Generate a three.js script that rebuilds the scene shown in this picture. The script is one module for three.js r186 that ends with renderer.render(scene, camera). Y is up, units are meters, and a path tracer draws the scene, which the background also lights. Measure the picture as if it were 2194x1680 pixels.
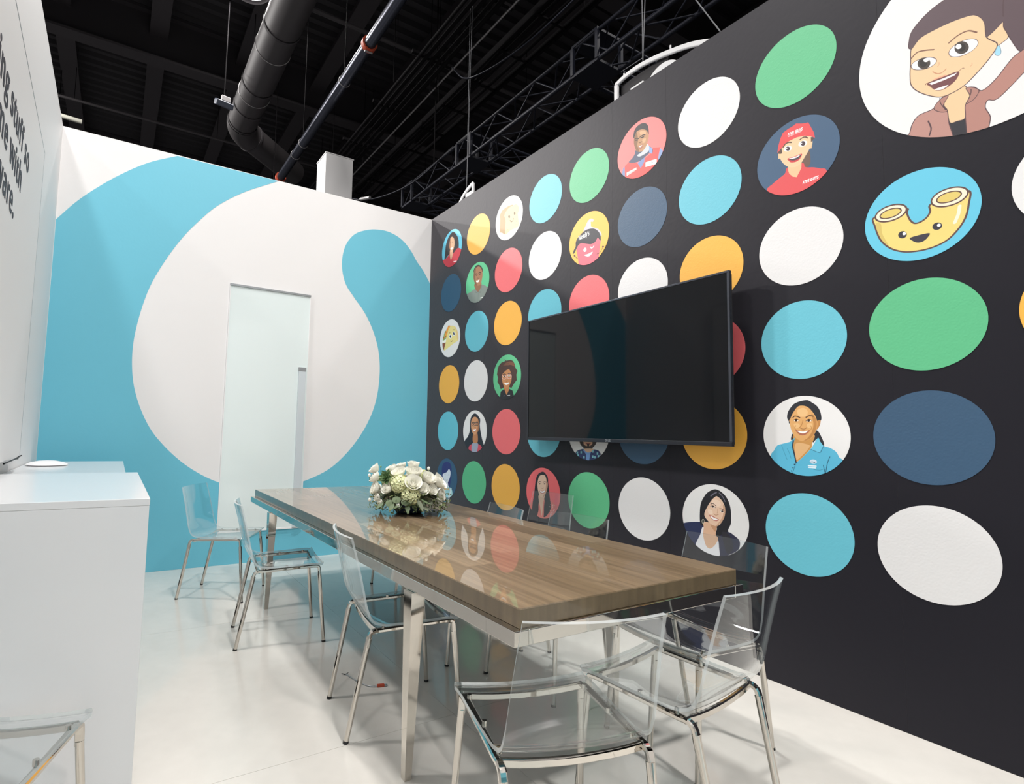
import * as THREE from 'three';
import { RoundedBoxGeometry } from 'three/addons/geometries/RoundedBoxGeometry.js';
import { mergeGeometries, mergeVertices } from 'three/addons/utils/BufferGeometryUtils.js';
import { RectAreaLightUniformsLib } from 'three/addons/lights/RectAreaLightUniformsLib.js';
import { FontLoader } from 'three/addons/loaders/FontLoader.js';
import { TextGeometry } from 'three/addons/geometries/TextGeometry.js';

// ------------------------------------------------------------------ camera, light, exposure
const scene = new THREE.Scene();
scene.background = new THREE.Color(0x000000);
const renderer = new THREE.WebGLRenderer({ antialias: true });
renderer.toneMapping = THREE.LinearToneMapping;
renderer.toneMappingExposure = 2.5;
renderer.shadowMap.enabled = true;
RectAreaLightUniformsLib.init();

const FPX = 1163.2527;
const camera = new THREE.PerspectiveCamera(2 * Math.atan(840 / FPX) * 180 / Math.PI, 2194 / 1680, 0.05, 80);
camera.position.set(-2.9692, 1.2211, 5.2608);
camera.rotation.set(0.0790, -0.5348, 0.0234, 'YXZ');
camera.setViewOffset(2194, 1680, 156.84, 2.66, 2194, 1680);   // the photograph is cropped off-centre
scene.add(camera);

const LAMP_COLOR = new THREE.Color().setRGB(1.0, 0.965, 0.935);
// x, y, z, radiance of each high-bay hall lamp (they hang under the hall ceiling)
const HALL_LAMPS = [
  [-1.40, 8.90, -4.18, 100, 'just beside the round black duct over the back wall'],
  [-6.20, 8.60, -8.00, 560, 'beyond the back wall, left of the black duct'],
  [-5.80, 8.60, -4.00, 350, 'beyond the back left corner of the booth'],
  [-7.60, 8.60, -12.2, 520, 'farthest back in the hall, behind the left wall'],
  [-5.40, 8.60, 1.40, 104, 'over the aisle outside the lettered white wall'],
  [-9.80, 8.60, 3.20, 80, 'farthest left, beyond the lettered white wall'],
  [-1.80, 8.60, 2.60, 135, 'straight above the wooden table'],
  [-5.20, 8.60, 7.60, 45, 'behind the camera on the left'],
  [-1.00, 8.60, 8.40, 250, 'behind the camera on the right'],
  [3.20, 8.60, 3.20, 130, 'beyond the dotted wall'],
];

// ------------------------------------------------------------------ helpers
let seed = 7;
const rnd = () => { seed = (seed * 1664525 + 1013904223) >>> 0; return seed / 4294967296; };
const rr = (a, b) => a + (b - a) * rnd();
const V = (x, y, z) => new THREE.Vector3(x, y, z);
const used = new Map();
function numbered(name) {
  const n = used.get(name) || 0; used.set(name, n + 1);
  return n ? `${name}_${String(n).padStart(3, '0')}` : name;
}
function std(o) { return new THREE.MeshStandardMaterial(o); }
function phys(o) { return new THREE.MeshPhysicalMaterial(o); }
const lin = (r, g, b) => new THREE.Color().setRGB(r, g, b);
function thing(name, label, category, pos = [0, 0, 0], turn = 0, group) {
  const o = new THREE.Group(); o.name = numbered(name); scene.add(o);
  o.position.set(...pos); o.rotation.y = turn; o.userData = { label, category };
  if (group) o.userData.group = group;
  return o;
}
function structure(name, label, category, pos = [0, 0, 0], turn = 0) {
  const o = thing(name, label, category, pos, turn); o.userData.kind = 'structure'; return o;
}
function part(name, geo, mat, parent, label) {
  const m = new THREE.Mesh(Array.isArray(geo) ? merge(geo) : geo, mat); m.name = name; parent.add(m);
  if (label) m.userData.label = label;
  return m;
}
function merge(list) {
  const norm = list.map((g) => { const n = g.index ? g.toNonIndexed() : g.clone(); for (const k of Object.keys(n.attributes)) if (!['position', 'normal', 'uv'].includes(k)) n.deleteAttribute(k); if (!n.attributes.uv) n.setAttribute('uv', new THREE.BufferAttribute(new Float32Array(n.attributes.position.count * 2), 2)); return n; });
  return mergeGeometries(norm, false);
}
function boxG(x0, x1, y0, y1, z0, z1, r = 0) {
  const w = x1 - x0, h = y1 - y0, d = z1 - z0;
  const g = r > 0 ? new RoundedBoxGeometry(w, h, d, 2, Math.min(r, w / 2.01, h / 2.01, d / 2.01)) : new THREE.BoxGeometry(w, h, d);
  return g.translate((x0 + x1) / 2, (y0 + y1) / 2, (z0 + z1) / 2);
}
function rodG(a, b, r0, r1 = r0, seg = 12) {
  const d = new THREE.Vector3().subVectors(b, a), L = d.length();
  const g = new THREE.CylinderGeometry(r1, r0, L, seg, 1);
  g.translate(0, L / 2, 0);
  g.applyQuaternion(new THREE.Quaternion().setFromUnitVectors(V(0, 1, 0), d.normalize()));
  return g.translate(a.x, a.y, a.z);
}
function tubeG(pts, r, seg = 40, rad = 8) { return new THREE.TubeGeometry(new THREE.CatmullRomCurve3(pts, false, 'centripetal'), seg, r, rad, false); }
// a bar of bevelled rectangular section swept along points, kept upright
function sweepG(pts, w, h, up = V(0, 1, 0), bevel = 0.25) {
  const b = Math.min(w, h) * bevel, hw = w / 2, hh = h / 2;
  const sec = [[hw, -hh + b], [hw, hh - b], [hw - b, hh], [-hw + b, hh], [-hw, hh - b], [-hw, -hh + b], [-hw + b, -hh], [hw - b, -hh]];
  const pos = [], idx = [], n = sec.length;
  let lastSide = null;
  pts.forEach((p, i) => {
    const t = new THREE.Vector3().subVectors(pts[Math.min(i + 1, pts.length - 1)], pts[Math.max(i - 1, 0)]).normalize();
    const side = new THREE.Vector3().crossVectors(t, up); if (side.lengthSq() < 1e-6) side.copy(lastSide); side.normalize();
    if (lastSide && side.dot(lastSide) < 0) side.negate(); lastSide = side;
    const u = new THREE.Vector3().crossVectors(side, t).normalize();
    for (const [a, c] of sec) pos.push(p.x + side.x * a + u.x * c, p.y + side.y * a + u.y * c, p.z + side.z * a + u.z * c);
  });
  for (let i = 0; i < pts.length - 1; i++) for (let k = 0; k < n; k++) { const a = i * n + k, b2 = i * n + (k + 1) % n; idx.push(a, b2, a + n, b2, b2 + n, a + n); }
  const e = (pts.length - 1) * n;
  for (let k = 1; k < n - 1; k++) { idx.push(0, k + 1, k); idx.push(e, e + k, e + k + 1); }
  let g = new THREE.BufferGeometry(); g.setAttribute('position', new THREE.Float32BufferAttribute(pos, 3)); g.setIndex(idx);
  g = g.toNonIndexed(); g.computeVertexNormals();
  return g;
}
function smooth(pts, n = 24) { return new THREE.CatmullRomCurve3(pts, false, 'centripetal').getPoints(n); }
// value noise on a torus, for textures
function noiseField(n, cells, s) {
  const g = new Float32Array(cells * cells); let q = s; for (let i = 0; i < g.length; i++) { q = (q * 1664525 + 1013904223) >>> 0; g[i] = q / 4294967296; }
  const out = new Float32Array(n * n);
  for (let y = 0; y < n; y++) for (let x = 0; x < n; x++) {
    const fx = x / n * cells, fy = y / n * cells, x0 = fx | 0, y0 = fy | 0; let a = fx - x0, b = fy - y0; a = a * a * (3 - 2 * a); b = b * b * (3 - 2 * b);
    const x1 = (x0 + 1) % cells, y1 = (y0 + 1) % cells;
    out[y * n + x] = (g[y0 * cells + x0] * (1 - a) + g[y0 * cells + x1] * a) * (1 - b) + (g[y1 * cells + x0] * (1 - a) + g[y1 * cells + x1] * a) * b;
  }
  return out;
}
function dataTex(n, m, fn, srgb) {
  const d = new Uint8Array(n * m * 4);
  for (let y = 0; y < m; y++) for (let x = 0; x < n; x++) { const c = fn(x, y), i = (y * n + x) * 4; d[i] = c[0]; d[i + 1] = c[1]; d[i + 2] = c[2]; d[i + 3] = 255; }
  const t = new THREE.DataTexture(d, n, m); t.magFilter = THREE.LinearFilter; t.minFilter = THREE.LinearMipmapLinearFilter; t.wrapS = t.wrapT = THREE.RepeatWrapping; t.generateMipmaps = true;
  if (srgb) t.colorSpace = THREE.SRGBColorSpace; t.needsUpdate = true; return t;
}
function metreUV(g, ax, ay, s = 1) { // planar uv in metres
  const p = g.attributes.position, uv = new Float32Array(p.count * 2); const get = { x: 'getX', y: 'getY', z: 'getZ' };
  for (let i = 0; i < p.count; i++) { uv[2 * i] = p[get[ax]](i) / s; uv[2 * i + 1] = p[get[ay]](i) / s; }
  g.setAttribute('uv', new THREE.BufferAttribute(uv, 2)); return g;
}

// ------------------------------------------------------------------ materials
const nA = noiseField(256, 6, 11), nB = noiseField(256, 17, 23), nC = noiseField(256, 64, 5);
const bumpTex = dataTex(256, 256, (x, y) => { const v = 255 * (0.62 * nA[y * 256 + x] + 0.3 * nB[y * 256 + x] + 0.08 * nC[y * 256 + x]); return [v, v, v]; });
const fineTex = dataTex(256, 256, (x, y) => { const v = 255 * (0.35 * nB[y * 256 + x] + 0.65 * nC[y * 256 + x]); return [v, v, v]; });
const dirtTex = dataTex(256, 256, (x, y) => { const v = 246 + 9 * (0.6 * nB[y * 256 + x] + 0.4 * nC[y * 256 + x]); return [v, v - 1, v - 3]; }, true);
const M = {
  white: std({ color: lin(0.80, 0.79, 0.79), roughness: 0.55, bumpMap: fineTex, bumpScale: 0.0003 }),
  whiteGloss: phys({ color: lin(0.74, 0.745, 0.76), roughness: 0.32, clearcoat: 0.5, clearcoatRoughness: 0.12 }),
  teal: std({ color: lin(0.145, 0.51, 0.655), roughness: 0.5, bumpMap: fineTex, bumpScale: 0.0003 }),
  charcoal: phys({ color: lin(0.0032, 0.0034, 0.0085), roughness: 0.48, ior: 1.5, specularIntensity: 0.36, sheen: 0.62, sheenRoughness: 1.0, sheenColor: lin(1.0, 0.93, 0.98), bumpMap: fineTex, bumpScale: 0.0004 }),
  joint: std({ color: lin(0.02, 0.02, 0.022), roughness: 0.8 }),
  floor: phys({ color: lin(0.70, 0.68, 0.645), roughness: 0.2, specularIntensity: 0.85, clearcoat: 0.4, clearcoatRoughness: 0.04, map: dirtTex, bumpMap: bumpTex, bumpScale: 0.0022 }),
  carpet: std({ color: lin(0.10, 0.10, 0.105), roughness: 0.95 }),
  chrome: std({ color: lin(0.64, 0.605, 0.555), roughness: 0.04, metalness: 1 }),
  legchrome: std({ color: lin(0.64, 0.605, 0.55), roughness: 0.06, metalness: 1 }),
  acrylic: phys({ color: lin(0.94, 0.96, 0.965), transmission: 1, roughness: 0.015, thickness: 0, ior: 1.49 }),
  acrylicEdge: phys({ color: lin(0.86, 0.90, 0.91), transmission: 0.7, roughness: 0.22, thickness: 0, ior: 1.49 }),
  rubber: std({ color: lin(0.012, 0.012, 0.013), roughness: 0.6 }),
  screen: phys({ color: lin(0.0022, 0.0026, 0.0042), roughness: 0.04, ior: 1.5, specularIntensity: 0.6 }),
  bezel: std({ color: lin(0.035, 0.037, 0.046), roughness: 0.3, metalness: 0.6 }),
  bezelEdge: std({ color: lin(0.09, 0.095, 0.115), roughness: 0.25, metalness: 0.8 }),
  ceilBlack: std({ color: lin(0.022, 0.020, 0.0225), roughness: 0.75 }),
  beam: std({ color: lin(0.031, 0.027, 0.030), roughness: 0.75 }),
  duct: std({ color: lin(0.034, 0.0305, 0.032), roughness: 0.55 }),
  blackPipe: std({ color: lin(0.05, 0.055, 0.075), roughness: 0.28, metalness: 0.75 }),
  truss: phys({ color: lin(0.009, 0.010, 0.016), roughness: 0.45, specularIntensity: 0.3 }),
  rigBlack: phys({ color: lin(0.007, 0.0065, 0.0072), roughness: 0.7, specularIntensity: 0.08 }),
  conduit: std({ color: lin(0.30, 0.29, 0.29), roughness: 0.4, metalness: 0.5 }),
  orange: std({ color: lin(0.42, 0.055, 0.02), roughness: 0.5 }),
  wire: std({ color: lin(0.16, 0.165, 0.18), roughness: 0.6 }),
  whitePaint: std({ color: lin(0.85, 0.85, 0.86), roughness: 0.5 }),
  doorGlass: phys({ color: lin(0.78, 0.87, 0.87), roughness: 0.22, clearcoat: 0.8, clearcoatRoughness: 0.05 }),
  greyMetal: std({ color: lin(0.42, 0.44, 0.46), roughness: 0.35, metalness: 0.7 }),
  ink: std({ color: lin(0.014, 0.011, 0.024), roughness: 0.6 }),
  lampGlow: std({ color: 0xffffff, emissive: lin(1, 0.97, 0.94), emissiveIntensity: 6, roughness: 0.5 }),
};
// ------------------------------------------------------------------ the setting
const H = 3.66, XL = -3.484, ZF = 7.3;
{ // booth floor: wide glossy vinyl sheets with fine joints
  const f = structure('floor', 'glossy off-white vinyl booth floor laid in wide sheets', 'floor');
  part('floor_base', boxG(XL - 0.1, 0.08, -0.03, -0.004, -0.1, ZF + 0.1), M.joint, f);
  const zs = [-0.1, 1.56, 3.18, 4.80, 6.42, ZF + 0.1], xs = [XL - 0.1, -1.62, 0.08];
  for (let i = 0; i < zs.length - 1; i++) for (let k = 0; k < 2; k++) {
    const g = boxG(xs[k] + (k ? 0.0007 : 0), xs[k + 1] - (k ? 0 : 0.0007), -0.004, 0, zs[i] + 0.0007, zs[i + 1] - 0.0007);
    part('floor_sheet', metreUV(g, 'x', 'z', 2.3), M.floor, f);
  }
}
{ const h = structure('hall_floor', 'dark grey carpeted hall floor outside the booth', 'floor'); part('carpet', boxG(-18, 16, -0.06, -0.032, -27, 13), M.carpet, h); }

{ // back wall with the printed swoosh
  const w = structure('wall_back', 'white back wall with a huge sky-blue swoosh graphic', 'wall');
  part('panel', boxG(XL - 0.1, 0.08, 0, H, -0.08, 0), M.white, w);
  const ARC = [[-3.481, 2.874], [-3.366, 3.038], [-3.245, 3.18], [-3.054, 3.369], [-2.852, 3.53], [-2.636, 3.652]];
  const BLOB = [[-1.737, 3.657], [-2.064, 3.455], [-2.291, 3.264], [-2.425, 3.101], [-2.547, 2.927], [-2.683, 2.675], [-2.788, 2.42], [-2.853, 2.142], [-2.881, 1.909], [-2.877, 1.722], [-2.854, 1.564], [-2.798, 1.385], [-2.707, 1.201], [-2.591, 1.055], [-2.436, 0.91], [-2.279, 0.805], [-2.131, 0.735], [-1.94, 0.68], [-1.745, 0.663], [-1.55, 0.675], [-1.362, 0.728], [-1.13, 0.83], [-0.988, 0.941], [-0.843, 1.103], [-0.71, 1.313], [-0.623, 1.546], [-0.589, 1.811], [-0.603, 2.045], [-0.664, 2.254], [-0.774, 2.461], [-0.916, 2.63], [-1.008, 2.753], [-1.054, 2.943], [-1.024, 3.147], [-0.926, 3.293], [-0.785, 3.369], [-0.678, 3.397], [-0.534, 3.402], [-0.378, 3.351], [-0.259, 3.248], [-0.179, 3.14], [-0.092, 3.045], [-0.001, 2.913]];
  const c3 = (l) => l.map(([x, y]) => V(x, y, 0));
  const pts = [...smooth(c3(ARC), 40), ...smooth(c3(BLOB), 260)].map((p) => new THREE.Vector2(p.x, Math.min(p.y, H - 0.002)));
  const s = new THREE.Shape(); s.moveTo(XL + 0.001, 0.001); pts.forEach((p) => s.lineTo(p.x, p.y)); s.lineTo(-0.001, 0.001); s.closePath();
  part('blue_swoosh', new THREE.ExtrudeGeometry(s, { depth: 0.0008, bevelEnabled: false }).translate(0, 0, 0.0002), M.teal, w, 'sky-blue printed vinyl swoosh');
}
{ // frosted glass door leaf standing just proud of the back wall
  const d = structure('door_1', 'pale frosted glass door with a full-height pull strip in the white back wall', 'door', [0, 0, 0]);
  const x0 = -2.127, x1 = -1.375, y0 = 0.30, y1 = 2.55;
  part('door_frame', [boxG(x0 - 0.006, x0, y0, y1, 0.001, 0.016), boxG(x1, x1 + 0.006, y0, y1, 0.001, 0.016), boxG(x0 - 0.006, x1 + 0.006, y0 - 0.014, y0, 0.001, 0.016)], M.whitePaint, d);
  part('top_track', boxG(x0 - 0.006, x1 + 0.006, y1, y1 + 0.018, 0.001, 0.02), M.greyMetal, d, 'thin grey metal head track');
  part('door_leaf', boxG(x0, x1, y0, y1, 0.002, 0.012), M.doorGlass, d);
  const p = part('pull_strip', boxG(-1.462, -1.392, y0, 1.80, 0.0122, 0.03, 0.002), phys({ color: lin(0.60, 0.66, 0.70), roughness: 0.3, clearcoat: 0.4 }), d, 'pale grey full-height pull strip');
  part('strip_cap', boxG(-1.464, -1.390, 1.80, 1.838, 0.0122, 0.032, 0.002), M.greyMetal, p);
}
{ // left wall
  const w = structure('wall_left', 'tall plain white left wall of the booth', 'wall');
  part('panel', boxG(XL - 0.1, XL, 0, H, 0, ZF), M.white, w);
}
{ // wall behind the camera, seen only in the chrome
  const w = structure('wall_front', 'white and blue front wall behind the camera', 'wall');
  part('panel', boxG(XL - 0.1, 0.08, 0, H, ZF, ZF + 0.08), M.white, w);
  const s = new THREE.Shape(); s.moveTo(-2.9, 0.002); s.lineTo(-2.9, H - 0.01); s.lineTo(-1.9, H - 0.01); s.bezierCurveTo(-1.3, 2.6, -2.0, 1.4, -1.0, 0.002); s.closePath();
  part('blue_swoosh', new THREE.ExtrudeGeometry(s, { depth: 0.0008, bevelEnabled: false }).translate(0, 0, ZF - 0.001), M.teal, w);
}
// right wall: charcoal panels, coloured dots and printed portraits
const wallRight = structure('wall_right', 'charcoal right wall printed with a grid of coloured dots and portraits', 'wall');
{
  part('backing', boxG(0.0122, 0.08, 0, H, 0, ZF), M.charcoal, wallRight);
  const zs = [0.0, 1.077, 2.217, 2.631, 3.078, 4.22, 5.36, 6.5, ZF];
  for (let i = 0; i < zs.length - 1; i++) {
    const g = boxG(0, 0.012, 0.003, H, zs[i] + 0.0003, zs[i + 1] - 0.0003); metreUV(g, 'z', 'y', 1.1);
    part('panel', g, M.charcoal, wallRight);
  }
}
{ // hall ceiling: corrugated steel deck
  const c = structure('ceiling', 'black corrugated steel deck ceiling of the exhibition hall', 'ceiling');
  const x0 = -18, x1 = 16, z0 = -27, z1 = 13, y = 9.75, p = 0.30, pos = [], idx = [];
  const prof = []; for (let z = z0; z < z1; z += p) prof.push([z, 0.0], [z + 0.11, 0.0], [z + 0.15, 0.10], [z + 0.26, 0.10]);
  prof.push([z1, 0]);
  for (const [z, d] of prof) { pos.push(x0, y + d, z, x1, y + d, z); }
  for (let i = 0; i < prof.length - 1; i++) { const a = 2 * i; idx.push(a, a + 1, a + 2, a + 1, a + 3, a + 2); }
  const g = new THREE.BufferGeometry(); g.setAttribute('position', new THREE.Float32BufferAttribute(pos, 3)); g.setIndex(idx); const gg = g.toNonIndexed(); gg.computeVertexNormals();
  part('deck', gg, M.ceilBlack, c);
  part('roof_slab', boxG(x0, x1, y + 0.12, y + 0.3, z0, z1), M.ceilBlack, c);
  for (const z of [-25, -19, -13, -6.95, -0.9, 5.1, 11]) part('girder', [boxG(x0, x1, 8.72, 8.77, z - 0.16, z + 0.16), boxG(x0, x1, 8.77, 9.7, z - 0.03, z + 0.03), boxG(x0, x1, 9.68, 9.74, z - 0.16, z + 0.16)], M.beam, c);
  for (const x of [-12.7, -11.0, -9.35, -7.7, -6.0, -4.35, -2.68, -1.0, 0.66, 2.3, 3.97, 5.6, 7.3, 9, 10.6, 12.3]) part('purlin', [boxG(x - 0.17, x + 0.17, 9.26, 9.31, z0, z1), boxG(x - 0.02, x + 0.02, 9.31, 9.72, z0, z1)], M.beam, c);
}
{ const b = structure('wall_hall', 'dark outer walls of the exhibition hall', 'wall');
  part('panel', boxG(-18.2, 16.2, -0.03, 10.1, -27.2, -27), M.ceilBlack, b); part('panel', boxG(-18.2, 16.2, -0.03, 10.1, 13, 13.2), M.ceilBlack, b);
  part('panel', boxG(-18.2, -18, -0.03, 10.1, -27, 13), M.ceilBlack, b); part('panel', boxG(16, 16.2, -0.03, 10.1, -27, 13), M.ceilBlack, b); }

// ------------------------------------------------------------------ hall lamps
HALL_LAMPS.forEach(([x, y, z, power, where]) => {
  const t = thing('high_bay_lamp', `round high-bay hall lamp ${where}`, 'lamp', [x, y, z], 0, 'high-bay hall lamps');
  part('housing', new THREE.LatheGeometry([[0.001, 0.34], [0.10, 0.34], [0.13, 0.20], [0.33, 0.06], [0.36, 0.0], [0.345, 0.0], [0.31, 0.055], [0.001, 0.06]].map(([a, b]) => new THREE.Vector2(a, b)), 36), M.beam, t);
  part('diffuser', new THREE.CylinderGeometry(0.30, 0.30, 0.012, 36).translate(0, 0.048, 0), M.lampGlow, t);
  part('stem', rodG(V(0, 0.33, 0), V(0, 9.75 - y, 0), 0.012), M.rigBlack, t);
  const l = new THREE.RectAreaLight(LAMP_COLOR, power, 0.55, 0.55);
  l.position.set(0, -0.012, 0); l.rotation.x = -Math.PI / 2; l.name = 'lamp_light'; t.add(l);
});
// ------------------------------------------------------------------ printed dots
const DOT_R = 0.1997, PITCH = 0.4856, Y0 = 3.1966;
const COLZ = [0.452, 0.943, 1.43, 1.917, 2.402, 2.88, 3.365, 3.852, 4.34, 4.826];
const INK = { b: lin(0.135, 0.51, 0.63), g: lin(0.105, 0.48, 0.235), y: lin(0.86, 0.44, 0.062), p: lin(0.82, 0.15, 0.165), n: lin(0.033, 0.085, 0.16), w: lin(0.76, 0.75, 0.755) };
const dotMat = Object.fromEntries(Object.entries(INK).map(([k, c]) => [k, std({ color: c, roughness: 0.48, bumpMap: fineTex, bumpScale: 0.0003 })]));
const dotGeo = new THREE.CylinderGeometry(DOT_R, DOT_R, 0.0012, 72, 1).rotateX(Math.PI / 2).rotateY(-Math.PI / 2);
const dotNames = { b: 'sky-blue dot', g: 'green dot', y: 'yellow dot', p: 'coral red dot', n: 'navy blue dot', w: 'white dot' };
// columns from the corner; capital letters are printed pictures
const GRID = ['AnByb1', 'yCbwDg', 'EpyFpy', 'bwb.bG', 'gHp.Ig', 'Jnw.nw', 'wbypyK', 'gLwbMb', '..Ngnw', '..wy..'];

function art(size, bg, fn) {
  const cv = document.createElement('canvas'); cv.width = cv.height = size; const c = cv.getContext('2d');
  c.fillStyle = bg; c.fillRect(0, 0, size, size); c.translate(size / 2, size / 2); c.scale(size / 2, size / 2); c.lineJoin = c.lineCap = 'round';
  fn(c);
  const t = new THREE.CanvasTexture(cv); t.colorSpace = THREE.SRGBColorSpace; t.magFilter = THREE.LinearFilter; return t;
}
const trace = (c, p, closed, soft) => {
  c.beginPath();
  if (!soft) { p.forEach(([x, y], i) => (i ? c.lineTo(x, y) : c.moveTo(x, y))); if (closed) c.closePath(); return; }
  const n = p.length, q = (i) => closed ? p[(i + n) % n] : p[Math.max(0, Math.min(n - 1, i))];
  c.moveTo(...p[0]);
  for (let i = 0; i < (closed ? n : n - 1); i++) { const a = q(i - 1), b = q(i), d = q(i + 1), e = q(i + 2); c.bezierCurveTo(b[0] + (d[0] - a[0]) / 6, b[1] + (d[1] - a[1]) / 6, d[0] - (e[0] - b[0]) / 6, d[1] - (e[1] - b[1]) / 6, d[0], d[1]); }
  if (closed) c.closePath();
};
const fillP = (c, col, p, soft = true, line, lw = 0.02) => { trace(c, p, true, soft); c.fillStyle = col; c.fill(); if (line) { c.strokeStyle = line; c.lineWidth = lw; c.stroke(); } };
const lineP = (c, col, lw, p, soft = true) => { trace(c, p, false, soft); c.strokeStyle = col; c.lineWidth = lw; c.stroke(); };
// draws the list of ops of one print
function ink(c, ops) {
  for (const [k, col, n, x, y] of ops) {
    const p = []; for (let i = 0; i + 1 < n.length; i += 2) p.push([n[i], n[i + 1]]);
    if (k === 'F' || k === 'P') fillP(c, col, p, k === 'F', x, y);
    else if (k === 'L') lineP(c, col, x, p);
    else if (k === 'E') { c.save(); c.transform(n[2], n[3], n[4], n[5], n[0], n[1]); c.beginPath(); c.arc(0, 0, 1, 0, 7); c.restore(); c.fillStyle = col; if (col.length < 9) c.fill(); if (x) { c.strokeStyle = x; c.lineWidth = y; c.stroke(); } }
    else { c.save(); c.translate(n[0], n[1]); c.rotate(Math.atan2(n[3] - n[1], n[2] - n[0])); const [w, ...f] = y.split(' '); c.font = `${w} ${f.length > 1 ? f[0] + ' ' : ''}40px ${f[f.length - 1]}`; const q = n[4] / 29; c.scale(Math.hypot(n[2] - n[0], n[3] - n[1]) / c.measureText(x).width, q); c.fillStyle = col; c.fillText(x, 0, 0); c.restore(); }
  }
}
const BLUE = '#62c1dd', GREEN = '#5fbf8b', YEL = '#f0b23c', RED = '#ea6a6e', NAVY = '#3a5877', WHITE = '#e6e5e5';
const PRINTS = {
  A: [256, BLUE, 'portrait of a curly-haired woman in a red shirt on sky blue'],
  B: [256, WHITE, 'smiling taco cartoon on white'],
  C: [256, GREEN, 'portrait of a smiling man in a grey polo shirt on green'],
  D: [256, WHITE, 'portrait of a woman with long dark hair and glasses on white'],
  1: [256, NAVY, 'flat illustration of a dark-haired woman with a yellow bow tie on navy'],
  E: [256, WHITE, 'smiling slice of bread cartoon on white'],
  F: [256, GREEN, 'cartoon portrait of a woman with a big brown hairdo and glasses on green'],
  G: [320, RED, 'portrait of a smiling woman with long dark hair and coral blouse on red'],
  H: [640, '#f6bf52', 'winking red cup cartoon in a black visor on yellow'],
  I: [320, WHITE, 'cartoon portrait of a bearded man in a blue checked shirt on white'],
  J: [640, '#f2817f', 'portrait of a smiling person in a red vest with a name tag reading CORY'],
  K: [640, WHITE, 'portrait of a smiling woman with long black hair and navy blazer on white'],
  L: [768, NAVY, 'cartoon portrait of a smiling worker in a red FIVE GUYS cap and shirt on navy'],
  M: [640, WHITE, 'portrait of a smiling woman in a sky-blue polo shirt on white'],
  N: [640, BLUE, 'smiling macaroni cartoon on sky blue'],
  Z: [1024, WHITE, 'big cartoon portrait of a waving woman in a brown jacket on white'],
};
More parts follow.
